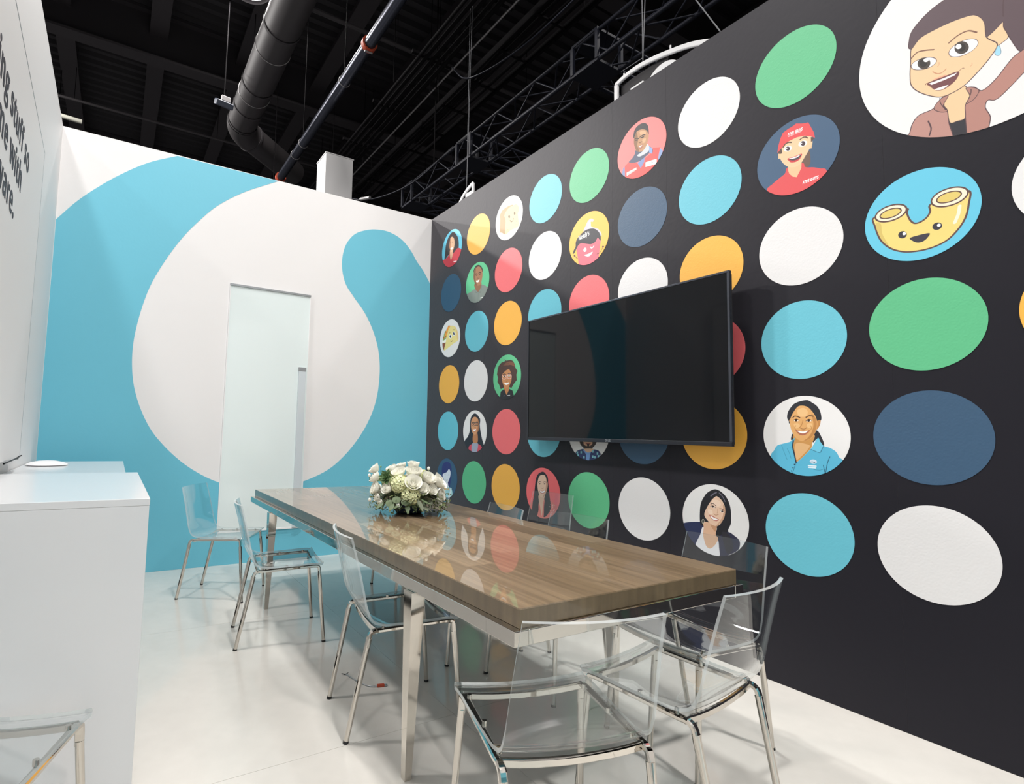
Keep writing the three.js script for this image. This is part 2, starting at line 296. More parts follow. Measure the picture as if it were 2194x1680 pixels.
// printed pictures: fills (F soft, P straight), lines (L), ellipses (E) and words (W), in a disc of radius 1
const INKED = {
  'Z': [["P","#23222b",[-0.305,0.821,-0.168,0.824,-0.166,1.07,-0.312,1.002]],["F","#b8897f",[-0.641,0.865,-0.594,0.782,-0.568,0.698,-0.513,0.635,-0.403,0.623,-0.338,0.551,-0.285,0.546,-0.322,0.631,-0.3,0.698,-0.293,0.819,-0.295,1.026],"#4b3339",0.007],["F","#b17f74",[-0.172,1.067,-0.173,0.96,-0.174,0.714,-0.137,0.635,-0.16,0.548,-0.105,0.567,-0.051,0.63,0.04,0.573,0.153,0.441,0.238,0.393,0.364,0.266,0.405,0.445,0.229,0.604,0.087,0.734,0.027,0.765,-0.019,0.744,-0.038,0.802,-0.009,0.905,-0.021,0.995,-0.038,1.13],"#4b3339",0.006],["F","#e8c59a",[-0.288,0.536,-0.173,0.516,-0.137,0.635,-0.172,0.715,-0.178,0.831,-0.233,0.836,-0.287,0.822,-0.3,0.693,-0.322,0.627],"#4b3339",0.005],["F","#ad7d72",[-0.397,0.622,-0.344,0.556,-0.288,0.552,-0.328,0.632,-0.3,0.698,-0.349,0.685],"#4b3339",0.005],["F","#ad7d72",[-0.16,0.548,-0.111,0.568,-0.073,0.621,-0.11,0.683,-0.166,0.698,-0.137,0.635],"#4b3339",0.005],["F","#57444b",[-0.556,-0.092,-0.56,-0.192,-0.533,-0.273,-0.444,-0.356,-0.332,-0.41,-0.208,-0.425,-0.033,-0.365,0.127,-0.214,0.14,-0.125,0.134,0.016,0.058,0.142,-0.003,0.142,-0.164,-0.004,-0.409,-0.077],"#4b3339",0.007],["F","#57444b",[0.136,-0.175,0.26,-0.117,0.374,0.043,0.361,0.341,0.238,0.385,0.202,0.405,0.159,0.288,0.113,0.122,0.112,0.017],"#4b3339",0.006],["F","#e9c69c",[-0.003,0.138,0.054,0.099,0.107,0.066,0.111,0.12,0.136,0.225,0.091,0.26,0.047,0.272,-0.001,0.233],"#4b3339",0.005],["F","#e9c69c",[-0.546,-0.094,-0.471,-0.161,-0.341,-0.19,-0.187,-0.176,-0.077,-0.13,-0.013,-0.02,-0.003,0.138,0.064,0.251,0.017,0.342,-0.066,0.43,-0.173,0.516,-0.282,0.543,-0.368,0.522,-0.492,0.411,-0.56,0.298,-0.568,0.178,-0.558,0.05],"#4b3339",0.007],["F","#57444b",[-0.553,-0.081,-0.541,-0.234,-0.432,-0.313,-0.273,-0.317,-0.041,-0.187,0.112,0.017,0.105,0.068,-0.003,0.142,-0.002,0.037,-0.039,-0.087,-0.1,-0.137,-0.218,-0.163,-0.342,-0.168,-0.471,-0.153]],["E","#fdfbfa",[-0.458,0.124,0.097,0.022,0.009,0.061],"#4b3339",0.005],["E","#3d342f",[-0.456,0.122,0.049,0.016,0.006,0.062]],["E","#191412",[-0.461,0.118,0.029,0.018,-0.001,0.038]],["E","#fff",[-0.438,0.099,0.02,0.004,0.004,0.022]],["E","#fdfbfa",[-0.164,0.145,0.102,-0.002,0.017,0.073],"#4b3339",0.004],["E","#3d342f",[-0.175,0.134,0.049,0.009,0.011,0.067]],["E","#191412",[-0.176,0.131,0.029,0.018,-0.002,0.039]],["E","#fff",[-0.196,0.11,0.02,0.001,0.006,0.027]],["L","#7a5444",[-0.55,0.011,-0.502,-0.022,-0.437,-0.003,-0.377,0.028],0.012],["L","#7a5444",[-0.262,0.03,-0.194,-0.003,-0.123,-0.001,-0.067,0.051],0.012],["L","#c98e6c",[-0.392,0.248,-0.359,0.287,-0.322,0.296,-0.293,0.277],0.008],["L","#d9a27e",[-0.342,0.181,-0.343,0.206,-0.356,0.216],0.005],["L","#d9a27e",[-0.11,0.326,-0.111,0.346,-0.123,0.353],0.005],["F","#e8a587",[-0.389,0.33,-0.304,0.332,-0.281,0.354,-0.214,0.351,-0.362,0.371]],["F","#6d3c40",[-0.434,0.343,-0.324,0.346,-0.208,0.356,-0.229,0.426,-0.285,0.461,-0.334,0.468,-0.38,0.442,-0.413,0.389],"#7b4a3e",0.005],["P","#fbf6f4",[-0.425,0.35,-0.324,0.359,-0.217,0.359,-0.233,0.377,-0.313,0.382,-0.406,0.376]],["F","#f3ece9",[-0.386,0.434,-0.284,0.445,-0.334,0.466]],["L","#7b4a3e",[-0.208,0.356,-0.178,0.339,-0.166,0.346],0.004],["L","#7b4a3e",[-0.434,0.343,-0.447,0.34,-0.45,0.351],0.005],["F","#9fd3e8",[0.072,0.267,0.085,0.336,0.073,0.365,0.052,0.351,0.045,0.319],"#7a90a0",0.004],["L","#4b3339",[-0.445,0.729,-0.426,0.812,-0.441,0.877],0.011],["L","#4b3339",[-0.35,0.544,-0.346,0.598,-0.312,0.683],0.006],["L","#4b3339",[-0.126,0.576,-0.131,0.622,-0.163,0.695],0.006]],
  'L': [["F","#6a5248",[0.318,0.019,0.337,0.279,0.308,0.385,0.229,0.41,0.128,0.248,0.224,0.111]],["F","#d94e52",[-0.748,0.655,-0.584,0.516,-0.411,0.431,-0.283,0.361,-0.21,0.224,0.141,0.253,0.216,0.397,0.396,0.481,0.545,0.573,0.691,0.699,0.627,1.184,-0.356,1.034]],["P","#e3bd93",[-0.202,0.182,0.129,0.204,0.118,0.385,-0.001,0.58,-0.094,0.53,-0.18,0.411,-0.205,0.302]],["P","#e3bd93",[-0.437,-0.244,-0.373,-0.239,-0.362,-0.095,-0.44,-0.106]],["P","#e3bd93",[0.307,-0.052,0.369,-0.029,0.402,-0.201,0.338,-0.223]],["F","#e8c59d",[-0.368,-0.43,-0.337,-0.261,-0.399,-0.15,-0.331,0.05,-0.196,0.218,-0.034,0.291,0.101,0.259,0.211,0.12,0.32,-0.039,0.389,-0.2,0.368,-0.358,0.227,-0.47,0.028,-0.52,-0.191,-0.502]],["P","#5a4136",[-0.462,-0.271,-0.348,-0.374,-0.349,-0.22,-0.395,-0.225]],["P","#5a4136",[0.361,-0.339,0.44,-0.272,0.36,-0.195]],["P","#de4c50",[-0.462,-0.278,-0.431,-0.459,-0.37,-0.648,-0.31,-0.771,-0.183,-0.813,-0.059,-0.836,0.024,-0.867,0.17,-0.795,0.314,-0.753,0.38,-0.574,0.434,-0.429,0.455,-0.272,0.355,-0.361,0.213,-0.444,0.027,-0.487,-0.164,-0.471,-0.334,-0.38]],["W","#fff",[-0.195,-0.623,0.169,-0.615,0.076],"FIVE GUYS","italic 900 sans-serif"],["L","#f6d6d6",[-0.175,-0.6,0.144,-0.597],0.014],["E","#fff",[-0.197,-0.282,0.1,0.011,0.018,0.078]],["E","#43303a",[-0.194,-0.281,0.055,0.025,-0.001,0.057]],["E","#fff",[-0.221,-0.298,0.014,0.006,-0.0,0.015]],["E","#fff",[0.168,-0.25,0.1,-0.001,0.024,0.08]],["E","#43303a",[0.174,-0.255,0.055,0.025,-0.002,0.062]],["E","#fff",[0.142,-0.273,0.013,0.006,-0.0,0.015]],["L","#5a4136",[-0.313,-0.371,-0.249,-0.436,-0.165,-0.44,-0.107,-0.41],0.031],["L","#5a4136",[0.108,-0.391,0.173,-0.412,0.238,-0.397,0.283,-0.349],0.029],["F","#c93f45",[-0.207,-0.011,-0.04,0.005,0.137,0.007,0.098,0.115,-0.003,0.161,-0.125,0.127,-0.185,0.052]],["F","#4a3a44",[-0.17,0.02,-0.014,0.051,0.128,0.023,0.059,0.105,-0.043,0.106,-0.123,0.071]],["F","#f7f2f2",[-0.17,0.001,-0.04,0.02,0.114,0.017,0.013,0.055,-0.109,0.039]],["W","#fff",[0.132,0.823,0.504,0.815,0.076],"FIVE GUYS","italic 900 sans-serif"]],
  'N': [["F","#e8d07a",[-0.826,-0.206,-0.808,-0.002,-0.712,0.349,-0.536,0.595,-0.295,0.747,-0.033,0.799,0.223,0.784,0.447,0.699,0.621,0.526,0.747,0.31,0.806,0.042,0.82,-0.226,0.506,-0.199,0.201,-0.161,0.19,-0.014,0.128,0.1,0.016,0.167,-0.088,0.16,-0.163,0.056,-0.21,-0.119,-0.207,-0.204,-0.537,-0.197],"#5a3d3a",0.033],["F","#d2b966",[-0.787,-0.067,-0.692,-0.018,-0.672,0.22,-0.562,0.535,-0.684,0.367,-0.769,0.118]],["E","#efe4cd",[-0.502,-0.211,0.286,-0.024,0.038,0.176],"#5a3d3a",0.032],["E","#dcc46c",[-0.505,-0.207,0.194,-0.016,0.021,0.097],"#5a3d3a",0.024],["E","#efe4cd",[0.51,-0.213,0.291,-0.018,0.034,0.187],"#5a3d3a",0.029],["E","#dcc46c",[0.503,-0.213,0.196,-0.012,0.019,0.104],"#5a3d3a",0.022],["L","#f2e7d0",[0.666,0.04,0.636,0.207,0.574,0.365],0.059],["E","#2d2a35",[-0.305,0.355,0.075,-0.006,0.016,0.082]],["E","#fff",[-0.274,0.34,0.031,-0.003,0.007,0.035]],["E","#2d2a35",[0.292,0.351,0.078,-0.007,0.015,0.081]],["E","#fff",[0.321,0.338,0.031,-0.003,0.006,0.034]],["F","#33303c",[-0.165,0.463,0.147,0.458,0.124,0.551,0.039,0.613,-0.052,0.608,-0.128,0.551]]],
  'M': [["F","#24242b",[0.242,-0.127,0.31,-0.114,0.356,-0.033,0.402,0.075,0.435,0.182,0.421,0.25,0.345,0.151,0.286,0.071,0.196,0.162,0.187,0.038]],["F","#24242b",[-0.221,-0.025,-0.287,-0.031,-0.315,0.111,-0.224,0.088]],["F","#20222a",[-0.396,-0.465,-0.373,-0.594,-0.309,-0.706,-0.214,-0.81,-0.094,-0.862,-0.003,-0.883,0.1,-0.887,0.187,-0.833,0.297,-0.744,0.361,-0.632,0.391,-0.509,0.387,-0.386,0.309,-0.319,0.247,-0.291,-0.294,-0.293,-0.359,-0.365]],["F","#c9924f",[-0.235,-0.011,0.214,-0.031,0.171,0.19,0.129,0.328,-0.187,0.654,-0.247,0.468,-0.282,0.287,-0.252,0.131]],["F","#e0b27c",[-0.201,0.2,0.031,0.207,0.105,0.288,-0.179,0.605,-0.234,0.439]],["F","#bd8448",[0.285,-0.346,0.373,-0.384,0.35,-0.25,0.274,-0.154]],["F","#dda768",[-0.35,-0.4,-0.318,-0.393,-0.317,-0.322,-0.339,-0.336]],["F","#dda768",[-0.334,-0.365,-0.322,-0.222,-0.292,-0.109,-0.229,0.025,-0.14,0.111,-0.031,0.142,0.085,0.102,0.188,0.025,0.273,-0.141,0.303,-0.319,0.264,-0.484,0.187,-0.616,0.095,-0.716,-0.019,-0.757,-0.13,-0.737,-0.225,-0.619,-0.295,-0.492]],["F","#bd8448",[0.179,-0.54,0.269,-0.429,0.29,-0.291,0.261,-0.141,0.182,0.018,0.072,0.103,-0.031,0.137,0.087,0.04,0.179,-0.113,0.216,-0.305]],["F","#e9bd83",[-0.153,-0.631,-0.008,-0.698,0.092,-0.611,0.05,-0.487,-0.104,-0.489]],["F","#e9bd83",[-0.241,-0.293,-0.135,-0.307,-0.098,-0.237,-0.191,-0.18]],["F","#e9bd83",[0.071,-0.292,0.172,-0.306,0.182,-0.223,0.081,-0.195]],["L","#4a3022",[-0.256,-0.456,-0.215,-0.494,-0.15,-0.482,-0.092,-0.453],0.023],["L","#4a3022",[0.05,-0.459,0.127,-0.497,0.215,-0.484],0.023],["E","#f3ece6",[-0.179,-0.386,0.06,0.001,-0.001,0.027]],["E","#2c1a14",[-0.183,-0.389,0.031,0.0,-0.001,0.031]],["E","#f3ece6",[0.111,-0.375,0.063,0.001,-0.001,0.026]],["E","#2c1a14",[0.108,-0.378,0.03,0.0,-0.001,0.03]],["L","#3a241a",[-0.245,-0.384,-0.178,-0.42,-0.114,-0.383],0.012],["L","#3a241a",[0.045,-0.367,0.112,-0.411,0.186,-0.374],0.012],["L","#bd8448",[-0.023,-0.376,-0.047,-0.292,-0.085,-0.223],0.019],["L","#a86f3e",[-0.105,-0.206,-0.048,-0.17,0.016,-0.17,0.062,-0.206],0.018],["L","#bd8448",[-0.196,-0.251,-0.217,-0.194,-0.192,-0.138],0.014],["L","#bd8448",[0.152,-0.25,0.169,-0.181,0.129,-0.133],0.013],["F","#b06a50",[-0.202,-0.141,-0.088,-0.119,-0.023,-0.128,0.04,-0.12,0.129,-0.132,0.064,-0.049,-0.04,-0.005,-0.142,-0.046]],["F","#fbf8f4",[-0.164,-0.121,-0.037,-0.105,0.085,-0.122,0.02,-0.067,-0.038,-0.055,-0.102,-0.071]],["F","#58b5d6",[-0.823,0.595,-0.734,0.388,-0.661,0.27,-0.536,0.22,-0.359,0.169,-0.291,0.117,-0.217,0.052,-0.249,0.131,-0.282,0.287,-0.247,0.468,-0.194,0.661,0.129,0.335,0.299,0.053,0.357,0.151,0.427,0.243,0.558,0.286,0.685,0.374,0.751,0.503,0.816,0.631,0.615,1.158,-0.658,1.274]],["P","#4aa6c9",[-0.43,0.331,-0.296,0.301,-0.306,0.188,-0.224,0.067,-0.276,0.286]],["P","#6cc4e1",[0.135,0.335,0.299,0.057,0.416,0.237,0.325,0.416]],["L","#22506b",[0.421,0.25,0.376,0.346,0.325,0.409,0.135,0.335],0.01],["L","#3b8fb0",[-0.55,0.252,-0.5,0.408,-0.424,0.618],0.011],["L","#3b8fb0",[-0.417,0.334,-0.366,0.445,-0.33,0.584],0.011],["L","#1c2d42",[-0.262,0.131,-0.28,0.286,-0.247,0.468,-0.211,0.683],0.03],["L","#2c6f8e",[-0.214,0.69,-0.257,0.819,-0.3,0.948],0.012],["E","#15243a",[-0.252,0.732,0.012,-0.001,-0.0,0.017]],["E","#15243a",[-0.288,0.818,0.012,-0.001,-0.0,0.017]],["E","#15243a",[-0.325,0.902,0.012,-0.001,-0.0,0.017]],["E","#cfe0ee",[0.185,0.637,0.081,0.004,-0.007,0.055]],["L","#35546e",[0.114,0.651,0.17,0.641,0.22,0.659],0.016],["L","#dcebf4",[0.074,0.74,0.24,0.743],0.034],["L","#dcebf4",[0.076,0.783,0.231,0.787],0.032],["L","#1f5670",[0.552,0.5,0.493,0.663,0.451,0.893],0.015],["L","#1f5670",[0.404,0.708,0.433,0.881],0.015],["L","#3b8fb0",[0.19,0.83,0.325,0.835,0.423,0.794],0.013]],
  'K': [["F","#232c52",[-1.084,0.345,-0.895,0.214,-0.391,0.129,-0.323,0.259,-0.449,0.518,-0.596,0.832,-0.812,0.791,-1.03,0.584]],["F","#1b1b22",[0.021,-0.861,0.171,-0.842,0.333,-0.729,0.435,-0.579,0.49,-0.402,0.508,-0.176,0.478,0.072,0.414,0.234,0.464,0.378,0.501,0.523,0.163,0.507,0.015,0.424,0.069,0.213,-0.34,0.23,-0.43,0.148,-0.435,-0.156,-0.4,-0.401,-0.291,-0.622,-0.168,-0.763]],["F","#2b2c45",[0.113,0.515,0.394,0.284,0.599,0.355,0.714,0.44,0.742,0.555,0.685,0.715,0.462,0.878,0.137,1.004]],["F","#2a2830",[0.232,0.295,0.456,0.38,0.545,0.696,0.383,0.879,0.275,0.594]],["F","#e8e6ea",[-0.34,0.253,-0.431,0.483,-0.587,0.822,-0.421,0.927,-0.215,0.997,-0.012,1.019,0.14,0.996,0.141,0.773,0.1,0.518,-0.102,0.349]],["F","#dcb294",[-0.338,0.118,-0.2,0.097,0.07,0.135,0.049,0.403,0.116,0.507,0.027,0.693,-0.127,0.831,-0.245,0.786,-0.312,0.621,-0.34,0.468,-0.32,0.258]],["F","#c59472",[-0.098,0.161,0.07,0.15,0.042,0.326,-0.033,0.276]],["F","#e8c5ab",[0.085,-0.676,0.2,-0.614,0.304,-0.487,0.345,-0.337,0.318,-0.142,0.257,-0.01,0.153,0.13,0.053,0.169,-0.073,0.149,-0.19,0.056,-0.287,-0.061,-0.281,-0.193,-0.192,-0.363,-0.087,-0.518,-0.008,-0.63]],["F","#cda183",[0.279,-0.453,0.345,-0.337,0.318,-0.142,0.257,-0.01,0.153,0.13,0.07,0.163,0.188,-0.007,0.273,-0.174]],["F","#f2d6c0",[-0.018,-0.558,0.149,-0.561,0.213,-0.444,0.079,-0.365,-0.054,-0.443]],["F","#f2d6c0",[-0.176,-0.27,-0.057,-0.254,-0.042,-0.162,-0.161,-0.161]],["F","#1b1b22",[0.071,-0.832,-0.186,-0.713,-0.363,-0.502,-0.424,-0.206,-0.426,0.131,-0.312,0.13,-0.296,-0.127,-0.192,-0.355,-0.052,-0.562,0.093,-0.704]],["F","#1b1b22",[0.104,-0.814,0.216,-0.631,0.319,-0.442,0.344,-0.276,0.312,-0.087,0.178,0.11,0.126,0.25,0.232,0.31,0.469,0.104,0.503,-0.205,0.434,-0.564,0.301,-0.749]],["L","#6d6b7c",[-0.084,-0.661,0.002,-0.733,0.086,-0.777],0.033],["L","#6d6b7c",[0.17,-0.774,0.267,-0.684,0.337,-0.552],0.026],["L","#4a332c",[-0.088,-0.431,-0.02,-0.454,0.071,-0.396],0.018],["L","#4a332c",[0.175,-0.334,0.244,-0.334,0.305,-0.298],0.018],["E","#f7f1ee",[-0.025,-0.363,0.064,0.01,-0.007,0.022]],["E","#35221c",[-0.025,-0.365,0.03,-0.004,-0.0,0.024]],["E","#f7f1ee",[0.251,-0.262,0.055,0.012,-0.008,0.02]],["E","#35221c",[0.247,-0.263,0.028,-0.004,-0.0,0.022]],["L","#3a2620",[-0.098,-0.367,-0.021,-0.392,0.049,-0.346],0.012],["L","#3a2620",[0.185,-0.286,0.251,-0.291,0.315,-0.249],0.011],["L","#cda183",[0.12,-0.324,0.114,-0.245,0.101,-0.197],0.018],["L","#b98467",[0.0,-0.167,0.058,-0.135,0.134,-0.167],0.018],["F","#c0736a",[-0.148,-0.116,-0.026,-0.098,0.057,-0.063,0.149,-0.026,0.08,0.027,-0.028,0.018,-0.098,-0.041]],["F","#fdfaf8",[-0.114,-0.095,0.007,-0.056,0.119,-0.022,0.022,0.008,-0.058,-0.024]],["E","#1b1b2200",[-0.338,0.094,0.035,-0.005,-0.001,0.061],"#d8d2be",0.012],["E","#e8e4d6",[0.173,0.091,0.015,-0.002,-0.0,0.022]]],
  'J': [["P","#8aa0cc",[0.739,0.315,0.863,0.476,0.844,0.604,0.662,0.734,0.701,0.508]],["P","#7d8db8",[-0.652,0.334,-0.756,0.394,-0.819,0.61,-0.654,0.798]],["P","#ee5652",[-0.675,0.789,-0.689,0.353,-0.509,0.276,-0.15,0.456,-0.011,0.709,0.161,0.433,0.445,0.361,0.474,0.206,0.766,0.319,0.709,0.528,0.662,0.75,0.786,0.981,0.231,1.239,-0.372,1.082]],["F","#4c566e",[-0.206,-0.025,-0.266,0.109,-0.367,0.201,-0.509,0.276,-0.328,0.38,-0.051,0.44,0.171,0.387,0.389,0.327,0.453,0.406,0.474,0.242,0.297,0.03,0.222,-0.055,0.048,0.065]],["F","#c9cdd2",[0.203,-0.064,0.344,0.101,0.305,0.248,0.085,0.286,-0.07,0.272,-0.148,0.187,0.067,0.141]],["P","#8ba5d6",[0.335,0.088,0.468,0.22,0.448,0.403,0.333,0.302]],["P","#7f8fc0",[-0.14,0.469,0.152,0.392,0.131,0.553,-0.011,0.712]],["F","#2c272c",[-0.306,-0.523,-0.271,-0.745,-0.161,-0.845,-0.003,-0.868,0.152,-0.822,0.269,-0.703,0.314,-0.544,0.32,-0.358,0.281,-0.277,-0.163,-0.455]],["F","#b98a63",[-0.232,-0.624,-0.287,-0.411,-0.268,-0.198,-0.21,-0.026,-0.088,0.096,0.077,0.132,0.206,0.037,0.283,-0.11,0.316,-0.36,0.236,-0.536,-0.005,-0.666,-0.162,-0.667]],["F","#86603f",[-0.232,-0.624,-0.162,-0.624,-0.115,-0.347,-0.145,-0.175,-0.068,0.08,-0.166,0.035,-0.268,-0.198,-0.287,-0.411]],["P","#b98a63",[0.263,-0.385,0.338,-0.357,0.322,-0.224,0.242,-0.179]],["F","#d3a57d",[-0.044,-0.601,0.169,-0.531,0.206,-0.413,0.033,-0.429]],["F","#d3a57d",[0.07,-0.277,0.205,-0.247,0.165,-0.132,0.069,-0.16]],["F","#2c272c",[-0.306,-0.488,-0.281,-0.716,-0.161,-0.828,0.074,-0.746,0.302,-0.55,0.316,-0.343,0.235,-0.519,0.034,-0.651,-0.162,-0.672,-0.242,-0.56]],["L","#35261f",[-0.243,-0.438,-0.163,-0.424,-0.085,-0.377],0.031],["L","#35261f",[-0.036,-0.408,0.071,-0.424,0.171,-0.396],0.035],["E","#2a1d1a",[-0.174,-0.363,0.066,0.019,0.004,0.02]],["E","#2a1d1a",[0.065,-0.353,0.075,0.008,0.01,0.025]],["L","#7d5636",[-0.076,-0.241,-0.018,-0.197,0.047,-0.217],0.025],["F","#a86a56",[-0.107,-0.086,0.069,-0.096,0.058,0.003,-0.025,0.045]],["F","#fbf3ee",[-0.075,-0.085,0.053,-0.083,-0.005,-0.04]],["P","#f8f4f1",[0.183,0.583,0.626,0.65,0.619,0.829,0.178,0.748]],["W","#a5a3ab",[0.258,0.716,0.556,0.766,0.102],"CORY","normal sans-serif"],["P","#f4dedb",[-0.608,0.619,-0.186,0.606,-0.187,0.688,-0.605,0.744]],["L","#96888c",[-0.551,0.677,-0.56,0.708],0.018],["L","#96888c",[-0.503,0.675,-0.511,0.704],0.018],["L","#96888c",[-0.454,0.673,-0.462,0.7],0.017],["L","#96888c",[-0.406,0.671,-0.414,0.697],0.017],["L","#96888c",[-0.357,0.669,-0.365,0.693],0.017],["L","#96888c",[-0.309,0.667,-0.317,0.689],0.017],["L","#96888c",[-0.262,0.665,-0.27,0.685],0.017]],
  'H': [["F","#cfc6d0",[-0.238,-0.342,-0.148,-0.521,-0.013,-0.684,0.132,-0.713,0.254,-0.63,0.221,-0.564,0.11,-0.592,0.11,-0.455,0.221,-0.35,0.46,-0.222,0.621,-0.02,0.593,0.105,0.133,-0.276]],["F","#e3dde3",[-0.001,-0.37,-0.024,-0.524,0.054,-0.645,0.11,-0.592,0.133,-0.413,0.199,-0.323]],["P","#ea6f80",[-0.63,0.203,-0.363,0.037,0.439,0.083,0.61,0.244,0.525,0.77,0.493,0.911,0.135,1.153,-0.177,1.107,-0.487,0.907,-0.535,0.633]],["F","#26242e",[-0.803,0.383,-0.76,0.254,-0.666,0.14,-0.648,-0.048,-0.503,-0.215,-0.204,-0.34,0.022,-0.349,0.265,-0.285,0.46,-0.138,0.593,0.071,0.593,0.272,0.46,0.128,0.331,0.244,0.134,0.267,-0.089,0.191,-0.363,0.084,-0.514,0.123,-0.614,0.226,-0.701,0.35]],["W","#fff",[-0.521,-0.054,0.049,-0.106,0.184],"Wendy’s","italic bold serif"],["E","#fff",[-0.175,0.396,0.074,0.036,-0.027,0.073]],["L","#fff",[0.103,0.372,0.152,0.422,0.218,0.417,0.27,0.378],0.038],["F","#fff",[-0.197,0.595,0.001,0.599,0.205,0.579,0.123,0.679,0.001,0.701,-0.122,0.655]],["L","#6a3a30",[0.422,0.724,0.567,0.707,0.711,0.54],0.02],["E","#6a3a30",[0.715,0.533,0.046,0.013,-0.0,0.033]],["L","#6a3a30",[-0.542,0.648,-0.636,0.561,-0.698,0.476],0.021],["E","#6a3a30",[-0.717,0.478,0.043,0.012,0.0,0.035]]],
  'E': [["F","#b8996d",[-0.664,0.416,-0.646,-0.138,-0.692,-0.33,-0.482,-0.53,-0.074,-0.575,0.316,-0.513,0.028,-0.398,-0.291,-0.288,-0.234,-0.0,-0.22,0.666,-0.498,0.538]],["F","#e2cf9d",[-0.244,0.668,-0.229,0.024,-0.335,-0.24,-0.081,-0.452,0.269,-0.484,0.579,-0.434,0.748,-0.159,0.658,0.024,0.701,0.314,0.688,0.615,0.147,0.626]],["E","#6d5334",[0.026,-0.054,0.064,0.022,0.002,0.076]],["E","#6d5334",[0.425,-0.072,0.062,0.021,0.001,0.075]],["L","#6d5334",[0.098,0.146,0.187,0.241,0.293,0.23,0.349,0.137],0.033],["E","#b8955e",[-0.126,0.429,0.025,0.008,0.0,0.016]],["E","#b8955e",[-0.06,0.529,0.025,0.008,0.0,0.016]],["E","#b8955e",[0.547,0.333,0.024,0.008,0.0,0.015]],["E","#b8955e",[0.479,0.476,0.024,0.008,0.0,0.015]],["E","#b8955e",[0.583,0.498,0.024,0.008,0.0,0.015]]],
  'F': [["P","#4a3029",[-0.2,-0.825,-0.034,-0.733,0.264,-0.74,0.446,-0.667,0.569,-0.5,0.623,-0.334,0.764,-0.2,0.683,-0.047,0.717,0.196,0.522,0.343,0.354,0.521,0.159,0.454,-0.194,0.46,-0.426,0.529,-0.512,0.357,-0.677,0.178,-0.636,-0.015,-0.718,-0.162,-0.668,-0.41,-0.602,-0.545,-0.4,-0.679,-0.087,-0.73]],["F","#7a4d36",[0.091,-0.67,0.439,-0.621,0.592,-0.404,0.269,-0.516,-0.082,-0.495,-0.195,-0.575]],["L","#5f3d2f",[-0.396,-0.497,-0.128,-0.582,0.137,-0.584],0.029],["F","#c58450",[-0.173,0.406,0.18,0.429,0.154,0.644,0.013,0.814,-0.136,0.655]],["P","#16181e",[-0.495,1.052,-0.423,0.64,-0.165,0.53,0.014,0.822,0.204,0.552,0.429,0.633,0.532,0.879,0.43,1.089]],["F","#cb8c5a",[-0.341,-0.103,-0.187,-0.229,0.142,-0.337,0.329,-0.089,0.347,0.169,0.21,0.403,0.072,0.49,-0.104,0.479,-0.274,0.276,-0.347,0.035]],["F","#4a3029",[-0.386,-0.079,-0.21,-0.258,0.228,-0.37,0.182,-0.497,-0.305,-0.489]],["E","#fff",[-0.16,-0.033,0.098,0.008,0.001,0.033]],["E","#3a1d14",[-0.16,-0.033,0.045,0.004,0.001,0.033]],["E","#fff",[0.17,-0.034,0.096,0.008,0.001,0.033]],["E","#3a1d14",[0.17,-0.034,0.044,0.003,0.001,0.033]],["E","#00000000",[-0.178,-0.013,0.16,0.013,0.002,0.11],"#ecc0c6",0.025],["E","#00000000",[0.192,-0.011,0.156,0.012,0.002,0.109],"#ecc0c6",0.025],["L","#3a241c",[-0.274,-0.12,-0.185,-0.14,-0.073,-0.114],0.033],["L","#3a241c",[0.094,-0.128,0.198,-0.141,0.277,-0.113],0.032],["L","#9c6239",[-0.045,0.182,0.004,0.199,0.066,0.184],0.025],["F","#fff",[-0.181,0.246,0.002,0.281,0.172,0.254,0.104,0.348,-0.063,0.353]],["L","#d8d9dc",[0.071,0.841,0.253,0.833],0.035],["L","#8d8f94",[-0.207,0.844,-0.105,0.84],0.025]],
